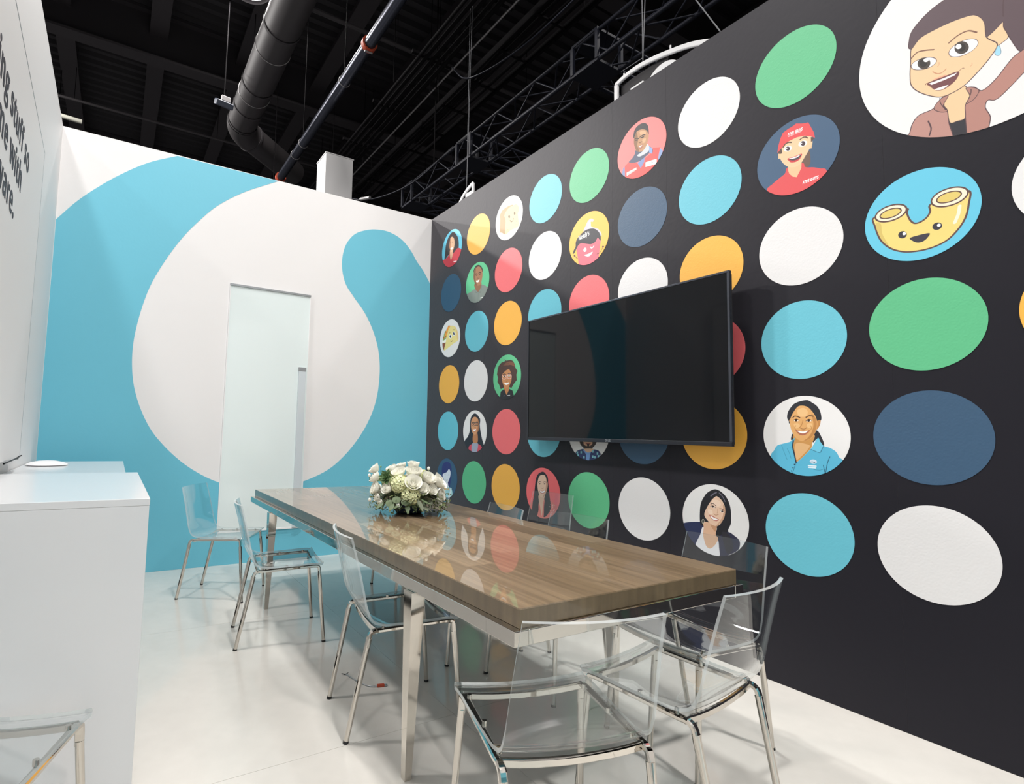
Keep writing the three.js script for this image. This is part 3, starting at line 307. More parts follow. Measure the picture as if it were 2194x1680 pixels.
  'D': [["F","#23212b",[-0.025,-0.85,0.258,-0.748,0.388,-0.499,0.454,-0.119,0.621,0.35,0.764,0.642,0.608,0.834,0.246,0.642,-0.091,0.652,-0.427,0.871,-0.634,0.797,-0.851,0.51,-0.565,0.259,-0.412,-0.051,-0.397,-0.473,-0.279,-0.731]],["F","#c8485b",[-0.488,0.793,-0.205,0.623,0.328,0.608,0.634,0.786,0.37,1.078,-0.361,1.11]],["F","#9aa1b5",[-0.205,0.623,0.075,0.535,0.311,0.608,0.233,0.942,0.035,1.045,-0.216,0.992]],["F","#b97c50",[-0.097,0.107,0.217,0.072,0.285,0.483,0.076,0.577,-0.141,0.493]],["F","#cf966a",[-0.31,-0.472,-0.161,-0.649,0.036,-0.688,0.252,-0.589,0.371,-0.341,0.346,-0.071,0.174,0.111,0.007,0.17,-0.178,0.076,-0.3,-0.149]],["F","#a96e44",[0.254,-0.532,0.371,-0.341,0.346,-0.071,0.146,0.121,0.25,-0.119]],["F","#23212b",[-0.34,-0.311,-0.247,-0.634,0.035,-0.72,0.29,-0.627,0.394,-0.309,0.429,-0.593,0.032,-0.823,-0.305,-0.667]],["E","#2a1a14",[-0.111,-0.326,0.051,0.0,0.001,0.026]],["E","#2a1a14",[0.16,-0.341,0.05,0.0,0.001,0.026]],["E","#00000000",[-0.111,-0.32,0.142,0.0,0.002,0.071],"#3a3740",0.027],["E","#00000000",[0.165,-0.338,0.134,0.0,0.002,0.07],"#3a3740",0.026],["L","#2b1d1a",[-0.239,-0.414,-0.114,-0.432,-0.0,-0.412],0.027],["L","#2b1d1a",[0.078,-0.425,0.168,-0.443,0.268,-0.424],0.026],["L","#a96e44",[-0.026,-0.175,0.03,-0.162,0.097,-0.182],0.027],["F","#b86a58",[-0.194,-0.072,-0.002,-0.105,0.156,-0.099,0.081,0.01,-0.065,0.024]],["F","#fff",[-0.16,-0.072,-0.001,-0.092,0.128,-0.093,0.058,-0.009,-0.055,0.001]]],
  'C': [["F","#7c857e",[-0.959,0.447,-0.572,0.359,-0.222,0.294,0.129,0.477,0.346,0.194,0.902,0.444,1.121,0.596,0.816,1.241,-0.911,0.971]],["F","#8d5d40",[-0.23,0.029,0.296,0.051,0.336,0.258,0.101,0.498,-0.164,0.286]],["F","#33271f",[-0.319,-0.566,-0.199,-0.84,0.099,-0.853,0.365,-0.661,0.411,-0.418]],["F","#a3714f",[-0.343,-0.402,-0.253,-0.701,0.102,-0.779,0.369,-0.544,0.432,-0.281,0.394,-0.075,0.288,0.148,0.063,0.18,-0.171,0.05,-0.307,-0.191]],["F","#7d5338",[-0.14,-0.791,-0.28,-0.624,-0.329,-0.331,-0.171,0.05,-0.025,0.127,-0.18,-0.228]],["L","#2a1a14",[-0.187,-0.445,-0.101,-0.458,-0.013,-0.409],0.038],["L","#2a1a14",[0.112,-0.432,0.203,-0.45,0.306,-0.391],0.037],["E","#241510",[-0.092,-0.375,0.052,0.013,0.001,0.02]],["E","#241510",[0.205,-0.356,0.051,0.013,0.001,0.02]],["L","#7d5338",[0.005,-0.218,0.086,-0.178,0.154,-0.195],0.037],["F","#fff",[-0.118,-0.106,0.032,-0.084,0.179,-0.103,0.103,0.006,-0.046,-0.012]],["L","#5f6963",[-0.192,0.314,-0.1,0.494,0.101,0.491,0.3,0.547,0.358,0.23],0.028],["L","#69736c",[0.101,0.504,0.076,0.997],0.028],["L","#e4e9e5",[0.281,0.84,0.476,0.854],0.036]],
  'A': [["F","#2b2226",[0.153,-0.845,0.473,-0.564,0.654,-0.25,0.683,0.188,0.463,0.359,0.099,0.311,-0.305,0.29,-0.699,0.441,-0.672,0.095,-0.607,-0.332,-0.413,-0.645,-0.148,-0.822]],["F","#c7303f",[-0.993,0.455,-0.506,0.4,-0.205,0.262,0.101,0.348,0.618,0.17,1.074,0.478,0.898,0.817,0.392,1.039,-0.205,1.067,-0.841,0.719]],["F","#d3a382",[-0.166,0.054,0.105,0.131,0.116,0.388,-0.055,0.625,-0.18,0.379]],["F","#e3b592",[-0.241,-0.28,-0.152,-0.596,0.063,-0.603,0.23,-0.414,0.267,-0.131,0.202,0.068,0.069,0.208,-0.074,0.168,-0.225,-0.074]],["F","#bd8460",[-0.241,-0.28,-0.151,-0.566,-0.094,-0.329,-0.128,-0.009,-0.074,0.153,-0.225,-0.074]],["F","#2b2226",[-0.259,-0.23,-0.192,-0.578,0.061,-0.64,0.255,-0.442,0.316,-0.062,0.371,-0.335,0.126,-0.701,-0.21,-0.694,-0.32,-0.396]],["E","#2a1a14",[-0.113,-0.316,0.041,0.012,0.001,0.026]],["E","#2a1a14",[0.088,-0.304,0.04,0.012,0.001,0.026]],["F","#fff",[-0.129,-0.027,0.086,-0.013,0.037,0.075,-0.071,0.059]],["L","#f3dfe0",[0.218,0.796,0.501,0.839],0.042]],
  'B': [["F","#8a4a2e",[-0.712,0.117,-0.396,0.143,-0.41,0.421,-0.554,0.568,-0.7,0.384]],["F","#f4f2ea",[-0.761,0.027,-0.413,0.042,-0.383,0.168,-0.723,0.155]],["F","#86a95a",[-0.705,0.002,-0.602,-0.266,-0.453,-0.459,-0.219,-0.358,-0.392,-0.038,-0.652,0.042]],["F","#f0a63c",[-0.537,-0.223,-0.254,-0.61,-0.135,-0.696,0.094,-0.626,-0.103,-0.52,-0.276,-0.251,-0.455,-0.063]],["E","#c8402c",[-0.134,-0.669,0.049,0.008,0.002,0.036]],["E","#c8402c",[-0.3,-0.518,0.05,0.008,0.002,0.036]],["E","#c8402c",[-0.086,-0.567,0.049,0.008,0.001,0.036]],["E","#c8402c",[-0.469,-0.379,0.05,0.008,0.002,0.037]],["E","#c8402c",[-0.292,-0.336,0.05,0.007,0.002,0.036]],["E","#c8402c",[-0.441,-0.16,0.05,0.007,0.002,0.037]],["E","#c8402c",[-0.627,-0.104,0.051,0.007,0.002,0.037]],["F","#ecdc90",[-0.553,0.574,-0.396,0.159,-0.289,-0.253,-0.056,-0.579,0.184,-0.645,0.517,-0.527,0.744,-0.261,0.85,0.073,0.798,0.23,0.402,0.331,-0.074,0.469]],["F","#e6c98a",[0.517,-0.527,0.744,-0.261,0.85,0.073,0.798,0.23,0.686,0.049,0.616,-0.248]],["E","#fff",[0.055,-0.086,0.158,0.023,0.005,0.111]],["E","#1d2440",[0.055,-0.089,0.085,0.012,0.003,0.082]],["E","#fff",[0.084,-0.127,0.03,0.004,0.001,0.026]],["E","#fff",[0.4,-0.184,0.143,0.021,0.004,0.11]],["E","#1d2440",[0.406,-0.19,0.083,0.012,0.003,0.081]],["E","#fff",[0.44,-0.227,0.03,0.004,0.001,0.026]],["L","#6a5530",[-0.116,-0.247,-0.057,-0.291,0.029,-0.291],0.024],["L","#6a5530",[0.303,-0.38,0.373,-0.401,0.458,-0.369],0.023],["L","#7a5a30",[0.083,0.152,0.17,0.206,0.312,0.158],0.028]],
  '1': [["F","#333270",[-0.043,-0.822,0.299,-0.767,0.449,-0.539,0.437,-0.201,0.343,0.312,0.208,0.493,-0.242,0.417,-0.473,0.041,-0.496,-0.477,-0.339,-0.73]],["F","#e3e7ef",[-0.395,-0.166,-0.021,-0.297,0.195,-0.462,0.355,-0.33,0.326,-0.092,0.168,0.158,0.004,0.281,-0.179,0.188,-0.354,-0.003]],["P","#e3e7ef",[-0.132,0.201,0.104,0.181,0.171,0.368,0.286,0.492,0.048,0.549,-0.198,0.522,-0.137,0.397]],["F","#b9dfe2",[-0.343,0.701,-0.151,0.528,0.284,0.459,0.478,0.494,0.59,0.74,0.495,0.917,0.314,1.49,-0.405,1.582]],["P","#f0aa3a",[-0.298,0.501,0.028,0.551,0.285,0.479,0.259,0.616,0.029,0.578,-0.212,0.643]],["L","#333270",[-0.201,-0.167,-0.148,-0.178],0.02],["L","#333270",[0.116,-0.163,0.18,-0.182],0.02],["L","#333270",[-0.07,0.104,0.01,0.124,0.087,0.084],0.02],["P","#8f8fa2",[-0.361,1.063,0.163,0.971,0.121,1.515,-0.405,1.582]],["P","#eef1f5",[0.055,1.186,0.191,0.866,0.289,0.873,0.172,1.179]]],
  'G': [["F","#dc756c",[-0.944,0.762,-0.623,0.424,-0.158,0.297,0.095,0.219,0.484,0.258,0.709,0.361,0.897,0.501,0.561,0.967,-0.369,1.151]],["F","#221d24",[-0.027,-0.84,0.155,-0.78,0.271,-0.615,0.345,-0.286,0.42,0.159,0.487,0.506,0.349,0.761,0.085,0.941,0.01,0.687,0.095,0.267,-0.196,0.228,-0.21,0.594,-0.334,0.939,-0.617,0.831,-0.61,0.522,-0.504,0.016,-0.435,-0.41,-0.319,-0.691]],["F","#de7a70",[-0.212,0.4,0.095,0.243,0.081,0.558,0.067,0.907,-0.047,1.007,-0.304,0.959,-0.241,0.72]],["E","#f2cabd",[0.44,0.626,0.021,-0.003,0.0,0.014]],["E","#f2cabd",[0.49,0.644,0.021,-0.003,0.0,0.014]],["E","#f2cabd",[0.585,0.404,0.021,-0.003,0.0,0.014]],["E","#f2cabd",[0.354,0.762,0.021,-0.003,0.0,0.014]],["E","#f2cabd",[0.446,0.493,0.021,-0.003,0.0,0.014]],["E","#f2cabd",[0.667,0.567,0.021,-0.003,0.0,0.014]],["E","#f2cabd",[0.591,0.439,0.021,-0.003,0.0,0.014]],["E","#f2cabd",[0.549,0.695,0.021,-0.003,0.0,0.014]],["E","#f2cabd",[0.603,0.401,0.021,-0.003,0.0,0.014]],["E","#f2cabd",[0.638,0.619,0.021,-0.003,0.0,0.014]],["E","#f2cabd",[0.462,0.404,0.021,-0.003,0.0,0.014]],["E","#f2cabd",[0.678,0.564,0.021,-0.003,0.0,0.014]],["E","#f2cabd",[0.501,0.727,0.021,-0.003,0.0,0.014]],["E","#f2cabd",[0.52,0.781,0.021,-0.003,0.0,0.014]],["E","#f2cabd",[0.681,0.405,0.021,-0.003,0.0,0.014]],["E","#f2cabd",[0.399,0.491,0.021,-0.003,0.0,0.014]],["E","#f2cabd",[0.587,0.503,0.021,-0.003,0.0,0.014]],["E","#f2cabd",[0.542,0.545,0.021,-0.003,0.0,0.014]],["E","#f2cabd",[0.483,0.637,0.021,-0.003,0.0,0.014]],["F","#ddb79e",[-0.227,0.11,0.111,0.073,0.032,0.395,-0.001,0.688,-0.056,0.908,-0.14,0.585,-0.217,0.352]],["F","#e6c4ac",[-0.287,-0.484,-0.207,-0.65,-0.054,-0.716,0.127,-0.7,0.236,-0.564,0.295,-0.353,0.241,-0.128,0.136,0.075,-0.014,0.178,-0.168,0.132,-0.274,-0.057,-0.321,-0.297]],["F","#c79a80",[0.192,-0.609,0.295,-0.353,0.241,-0.128,0.136,0.075,0.004,0.169,0.127,-0.049,0.189,-0.296]],["F","#221d24",[-0.332,-0.296,-0.273,-0.571,-0.062,-0.73,0.12,-0.714,0.301,-0.426,0.263,-0.687,-0.027,-0.83,-0.319,-0.641]],["L","#2c2022",[-0.26,-0.396,-0.186,-0.432,-0.094,-0.42],0.025],["L","#2c2022",[0.033,-0.426,0.123,-0.454,0.201,-0.441],0.024],["E","#2a1a16",[-0.181,-0.344,0.051,-0.005,0.0,0.022]],["E","#2a1a16",[0.109,-0.37,0.05,-0.005,0.0,0.022]],["L","#b98a70",[-0.092,-0.196,-0.019,-0.179,0.061,-0.211],0.024],["F","#c06a62",[-0.207,-0.078,-0.017,-0.082,0.148,-0.118,0.07,0.005,-0.082,0.021]],["F","#fff",[-0.178,-0.076,-0.017,-0.068,0.127,-0.109,0.056,-0.017,-0.067,-0.005]]],
  'I': [["F","#d7ac8b",[-0.42,-0.174,0.417,-0.176,0.417,0.261,0.008,0.581,-0.388,0.279]],["F","#3a2c26",[-0.434,0.189,-0.204,0.365,0.185,0.355,0.446,0.173,0.374,0.393,0.244,0.518,0.156,0.593,-0.112,0.612,-0.264,0.528,-0.393,0.415]],["F","#d7a98a",[-0.21,0.383,0.199,0.365,0.132,0.462,0.007,0.488,-0.143,0.47]],["L","#8a3a35",[-0.113,0.385,0.007,0.404,0.126,0.378],0.026],["F","#3a2c26",[-0.053,0.416,0.067,0.413,0.037,0.491,-0.022,0.493]],["F","#28356a",[-0.619,0.808,-0.547,0.691,-0.294,0.614,-0.112,0.599,0.156,0.598,0.423,0.621,0.538,0.671,0.589,0.787,0.389,0.938,0.127,1.017,-0.141,1.009,-0.447,0.913],"#151d33",0.014],["F","#7ba6e0",[-0.233,0.616,0.287,0.597,0.132,0.72,0.074,0.932,0.038,1.022,-0.087,0.984,-0.112,0.786]],["F","#dcb597",[-0.194,0.599,0.25,0.583,0.141,0.691,-0.052,0.716]],["P","#86c9d2",[-0.576,0.704,-0.494,0.701,-0.494,0.791,-0.575,0.795]],["P","#86c9d2",[-0.38,0.685,-0.3,0.682,-0.3,0.771,-0.38,0.775]],["P","#86c9d2",[-0.534,0.804,-0.454,0.801,-0.453,0.891,-0.534,0.895]],["P","#86c9d2",[-0.242,0.858,-0.163,0.855,-0.162,0.944,-0.241,0.948]],["P","#86c9d2",[0.191,0.816,0.267,0.813,0.267,0.9,0.191,0.904]],["P","#86c9d2",[0.293,0.833,0.369,0.83,0.369,0.917,0.294,0.921]],["P","#86c9d2",[0.409,0.697,0.484,0.694,0.484,0.781,0.409,0.784]],["P","#86c9d2",[0.191,0.63,0.267,0.627,0.267,0.714,0.191,0.717]],["P","#86c9d2",[0.466,0.793,0.541,0.789,0.541,0.876,0.466,0.879]]],
};
{
  for (let col = 0; col < GRID.length; col++) for (let row = 0; row < 6; row++) {
    const k = GRID[col][row]; if (k === '.') continue;
    const flat = 'bgypnw'.includes(k);
    const m = flat ? dotMat[k] : std({ map: art(PRINTS[k][0], PRINTS[k][1], (c) => ink(c, INKED[k])), roughness: 0.48 });
    const d = part(flat ? 'dot' : 'portrait_dot', flat ? dotGeo : discGeo(DOT_R), m, wallRight, flat ? dotNames[k] : PRINTS[k][2]);
    d.position.set(-0.0008, Y0 - PITCH * row, COLZ[col]);
  }
  const big = part('portrait_dot', discGeo(0.4425), std({ map: art(PRINTS.Z[0], PRINTS.Z[1], (c) => ink(c, INKED.Z)), roughness: 0.48 }), wallRight, PRINTS.Z[2]);
  big.position.set(-0.0008, 2.9535, 4.583);
}
function discGeo(r) { // a vinyl disc facing the room (-x), print upright
  const g = new THREE.CircleGeometry(r, 96).translate(0, 0, 0.0006);
  const back = new THREE.CircleGeometry(r, 96).rotateY(Math.PI).translate(0, 0, -0.0006);
  return merge([g, back]).rotateY(-Math.PI / 2);
}
// ------------------------------------------------------------------ left side: lettered panel, cabinets, disc
const font = await new FontLoader().loadAsync('fonts/droid/droid_sans_bold.typeface.json');
{
  const a = V(-3.43, 0, 1.349), ang = Math.atan2(-3.396 + 3.43, 2.731 - 1.349);
  const t = thing('wall_sign_panel', 'big white sign panel with dark slogan lettering on the left wall', 'sign', [a.x, 1.04, a.z], ang);
  // local z runs along the panel towards the camera, +x is its face
  part('sign_face', boxG(-0.012, 0, 0, 1.80, 0, 3.4, 0.002), M.white, t);
  part('gap_shadow_strip', boxG(-0.013, 0.0008, -0.004, 1.804, -0.004, -0.0002), M.greyMetal, t); part('gap_shadow_strip', boxG(-0.013, 0.0008, 1.8002, 1.804, 0, 3.4), M.greyMetal, t);  // grey strips added to draw the shadow gap along rear and top edges
  part('sign_body', boxG(-0.038, -0.0122, 0.012, 1.788, 0.012, 3.3), M.joint, t);
  const put = (txt, s, y) => {
    const g = new TextGeometry(txt, { font, size: 0.118, depth: 0.0012, curveSegments: 6 }); g.computeBoundingBox(); const w = g.boundingBox.max.x;
    g.translate(-w, 0, 0); g.scale(1.12, 1, 1); g.rotateY(Math.PI / 2); g.translate(0.0003, y - 1.04, s);   // reads towards -z
    part('lettering', g, M.ink, t, 'dark slogan lettering');
  };
  put('ing stuff so', 0.64, 2.445); put('me with', 0.845, 2.278); put('ware.', 0.985, 2.108);
  const c = thing('black_cable', 'thin black cable tucked under the white sign panel', 'cable', [0, 0, 0]);
  part('cord', tubeG([V(-3.445, 1.032, 1.15), V(-3.46, 1.018, 1.22), V(-3.44, 1.022, 1.32), V(-3.425, 1.031, 1.5), V(-3.41, 1.032, 2.0)], 0.004, 40, 6), M.rubber, c);
}
function cabinet(label, x1, z0, z1, h) {
  const t = thing('white_cabinet', label, 'cabinet', [0, 0, 0]);
  part('kick_plate', boxG(XL + 0.005, x1 - 0.05, 0, 0.08, z0 + 0.03, z1 - 0.03), M.joint, t);
  part('body', boxG(XL + 0.004, x1 - 0.02, 0.0802, h - 0.022, z0 + 0.004, z1 - 0.02, 0.002), M.whiteGloss, t);
  part('end_panel', boxG(XL + 0.004, x1 - 0.001, 0.002, h - 0.022, z1 - 0.0198, z1 - 0.001, 0.0015), M.whiteGloss, t);
  part('top', boxG(XL + 0.004, x1, h - 0.0218, h, z0, z1, 0.0015), M.whiteGloss, t);
  const n = 2, w = (z1 - z0 - 0.03) / n;
  for (let i = 0; i < n; i++) { const d = part('cabinet_door', boxG(x1 - 0.0198, x1 - 0.002, 0.085, h - 0.025, z0 + 0.006 + i * w, z0 + 0.002 + (i + 1) * w, 0.002), M.whiteGloss, t); part('edge_pull', boxG(x1 - 0.0018, x1 + 0.006, h - 0.05, h - 0.035, z0 + 0.1 + i * w, z0 + 0.3 + i * w), M.greyMetal, d); }
}
cabinet('glossy white cabinet nearest the camera, its blank end panel facing us', -2.862, 2.222, 3.336, 1.0);
cabinet('glossy white cabinet behind the nearest one, white disc on its top', -2.900, 0.318, 2.218, 0.95);
{
  const t = thing('ceiling_disc_device', 'round white dome-shaped disc lying on the farther white cabinet', 'device', [-3.345, 0.9502, 0.80]);
  part('shell', new THREE.LatheGeometry([[0.001, 0.034], [0.05, 0.031], [0.09, 0.022], [0.113, 0.011], [0.118, 0.006], [0.114, 0.003]].map(([a, b]) => new THREE.Vector2(a, b)), 48), M.whitePaint, t);
  part('base_ring', new THREE.CylinderGeometry(0.108, 0.106, 0.006, 40).translate(0, 0.003, 0), M.joint, t);
}

// ------------------------------------------------------------------ television
{
  const z0 = 1.863, z1 = 3.554, y0 = 1.189, y1 = 2.156, xf = -0.122;
  const t = thing('television', 'large flat black television hung on the dotted charcoal wall', 'television', [0, 0, 0]);
  part('back_shell', boxG(xf + 0.012, xf + 0.045, y0 + 0.01, y1 - 0.01, z0 + 0.01, z1 - 0.01, 0.006), M.rubber, t);
  part('back_box', boxG(xf + 0.045, -0.05, y0 + 0.08, y0 + 0.6, z0 + 0.25, z1 - 0.25, 0.01), M.rubber, t);
  part('wall_bracket', [boxG(-0.0505, -0.0005, y0 + 0.2, y0 + 0.26, z0 + 0.4, z1 - 0.4), boxG(-0.0505, -0.0005, y0 + 0.45, y0 + 0.51, z0 + 0.4, z1 - 0.4)], M.beam, t);
  part('screen', boxG(xf, xf + 0.011, y0 + 0.024, y1 - 0.012, z0 + 0.013, z1 - 0.013), M.screen, t);
  part('top_bezel', boxG(xf - 0.004, xf + 0.02, y1 - 0.012, y1, z0, z1, 0.002), M.bezelEdge, t);
  part('bottom_bezel', boxG(xf - 0.006, xf + 0.02, y0, y0 + 0.024, z0, z1, 0.002), M.bezel, t);
  part('side_bezel', boxG(xf - 0.004, xf + 0.02, y0 + 0.0242, y1 - 0.0122, z0, z0 + 0.013, 0.002), M.bezel, t);
  part('side_bezel', boxG(xf - 0.004, xf + 0.02, y0 + 0.0242, y1 - 0.0122, z1 - 0.013, z1, 0.002), M.bezelEdge, t);
  const lg = new TextGeometry('LG', { font, size: 0.014, depth: 0.0006, curveSegments: 4 }); lg.rotateY(-Math.PI / 2); lg.translate(xf - 0.0062, y0 + 0.006, 2.70);
  const badge = part('logo', [lg, new THREE.TorusGeometry(0.006, 0.0012, 6, 20).rotateY(Math.PI / 2).translate(xf - 0.0064, y0 + 0.0125, 2.685)], M.greyMetal, t, 'small silver LG logo');
}

// ------------------------------------------------------------------ table
const TBL = { x0: -1.984, x1: -0.962, z0: 0.779, z1: 4.061, top: 0.747 };
{
  const t = thing('conference_table', 'long wood-topped conference table with a polished chrome base', 'table', [0, 0, 0]);
  // three tones of oiled oak veneer, grain along the table
  const gn = noiseField(256, 40, 91), gl = noiseField(256, 8, 17), gs = noiseField(256, 128, 31);
  const woods = [[0.235, 0.165, 0.098], [0.30, 0.213, 0.13], [0.19, 0.131, 0.075], [0.26, 0.188, 0.116]].map((base, k) => {
    const tex = dataTex(256, 256, (x, y) => {
      const xs = (x * 1 + k * 37) & 255, u = (y >> 3) + k * 50 & 255;   // stretched along v
      const g = 0.55 * gn[(u & 255) * 256 + xs] + 0.3 * gl[((y >> 1) & 255) * 256 + xs] + 0.25 * gs[(u & 255) * 256 + xs], f = 0.70 + 0.72 * g;
      const s = (c) => { const v = Math.min(1, c * f); return 255 * (v <= 0.0031308 ? 12.92 * v : 1.055 * Math.pow(v, 1 / 2.4) - 0.055); };
      return [s(base[0]), s(base[1]), s(base[2])];
    }, true);
    return phys({ map: tex, roughness: 0.34, clearcoat: 1, clearcoatRoughness: 0.012, ior: 1.5 });
  });
  const edgeWood = phys({ map: woods[2].map, color: lin(0.62, 0.66, 0.66), roughness: 0.3, clearcoat: 0.7, clearcoatRoughness: 0.05 });
  const { x0, x1, z0, z1, top } = TBL, th = 0.054, lip = 0.004;
  part('core', boxG(x0 + lip, x1 - lip, top - th, top - 0.0042, z0 + lip, z1 - lip), M.joint, t);
  // planks of the top: long strips with staggered butt joints
  const nx = 8, w = (x1 - x0) / nx;
  for (let i = 0; i < nx; i++) {
    const cuts = [z0, ...[[0.31, 0.7], [0.22, 0.55, 0.86], [0.42, 0.78], [0.15, 0.5, 0.82]][i % 4].map((f) => z0 + f * (z1 - z0)), z1];
    for (let k = 0; k < cuts.length - 1; k++) {
      const g = boxG(x0 + i * w, x0 + (i + 1) * w, top - 0.0041, top, cuts[k], cuts[k + 1]);
      const p = g.attributes.position, uv = []; const o = rr(0, 5); for (let q = 0; q < p.count; q++) uv.push(p.getX(q) / 0.42 + o, p.getZ(q) / 1.9 + o * 0.7); g.setAttribute('uv', new THREE.Float32BufferAttribute(uv, 2));
      part('plank', g, woods[(i * 3 + k * 2 + (i * k)) % 4], t);
    }
  }
  const edge = (x0_, x1_, z0_, z1_, along) => {
    const g = boxG(x0_, x1_, top - th, top - 0.0042, z0_, z1_), p = g.attributes.position, uv = [];
    for (let q = 0; q < p.count; q++) uv.push((along === 'z' ? p.getZ(q) : p.getX(q)) / 0.9, p.getY(q) / 1.2); g.setAttribute('uv', new THREE.Float32BufferAttribute(uv, 2));
    part('edge_band', g, edgeWood, t);
  };
  edge(x0, x0 + lip, z0, z1, 'z'); edge(x1 - lip, x1, z0, z1, 'z'); edge(x0 + lip, x1 - lip, z0, z0 + lip, 'x'); edge(x0 + lip, x1 - lip, z1 - lip, z1, 'x');
  // chrome apron frame
  const ov = 0.026, a0 = top - th - 0.0442, a1 = top - th - 0.0008, ax0 = x0 - ov, ax1 = x1 + ov, az0 = z0 - ov, az1 = z1 + 0.012;
  part('apron', boxG(ax0, ax0 + 0.05, a0, a1, az0, az1, 0.003), M.chrome, t, 'polished chrome apron rail'); part('apron', boxG(ax1 - 0.05, ax1, a0, a1, az0, az1, 0.003), M.chrome, t, 'polished chrome apron rail');
  part('apron', boxG(ax0 + 0.0502, ax1 - 0.0502, a0, a1, az0, az0 + 0.05, 0.003), M.chrome, t, 'polished chrome apron rail'); part('apron', boxG(ax0 + 0.0502, ax1 - 0.0502, a0, a1, az1 - 0.05, az1, 0.003), M.chrome, t, 'polished chrome apron rail');
  // tapering square legs
  const leg = (sx, x, z) => {
    const wt = 0.055, dt = 0.062, wb = 0.026, db = 0.03, yT = a0, pos = [], idx = [];
    const ring = (y, w_, d_) => { const xo = sx < 0 ? x : x - w_; pos.push(xo, y, z - d_ / 2, xo + w_, y, z - d_ / 2, xo + w_, y, z + d_ / 2, xo, y, z + d_ / 2); };
    ring(0, wb, db); ring(yT, wt, dt);
    const q = (a, b, c, d) => idx.push(a, b, c, a, c, d);
    q(0, 4, 5, 1); q(1, 5, 6, 2); q(2, 6, 7, 3); q(3, 7, 4, 0); q(0, 1, 2, 3); q(4, 7, 6, 5);
    let g = new THREE.BufferGeometry(); g.setAttribute('position', new THREE.Float32BufferAttribute(pos, 3)); g.setIndex(idx); g = g.toNonIndexed(); g.computeVertexNormals();
    part('leg', g, M.legchrome, t, 'tapering chrome leg');
  };
  for (const z of [1.385, 3.475]) { leg(-1, ax0 - 0.012 + 0.0, z); leg(1, ax1 + 0.0, z); }
}

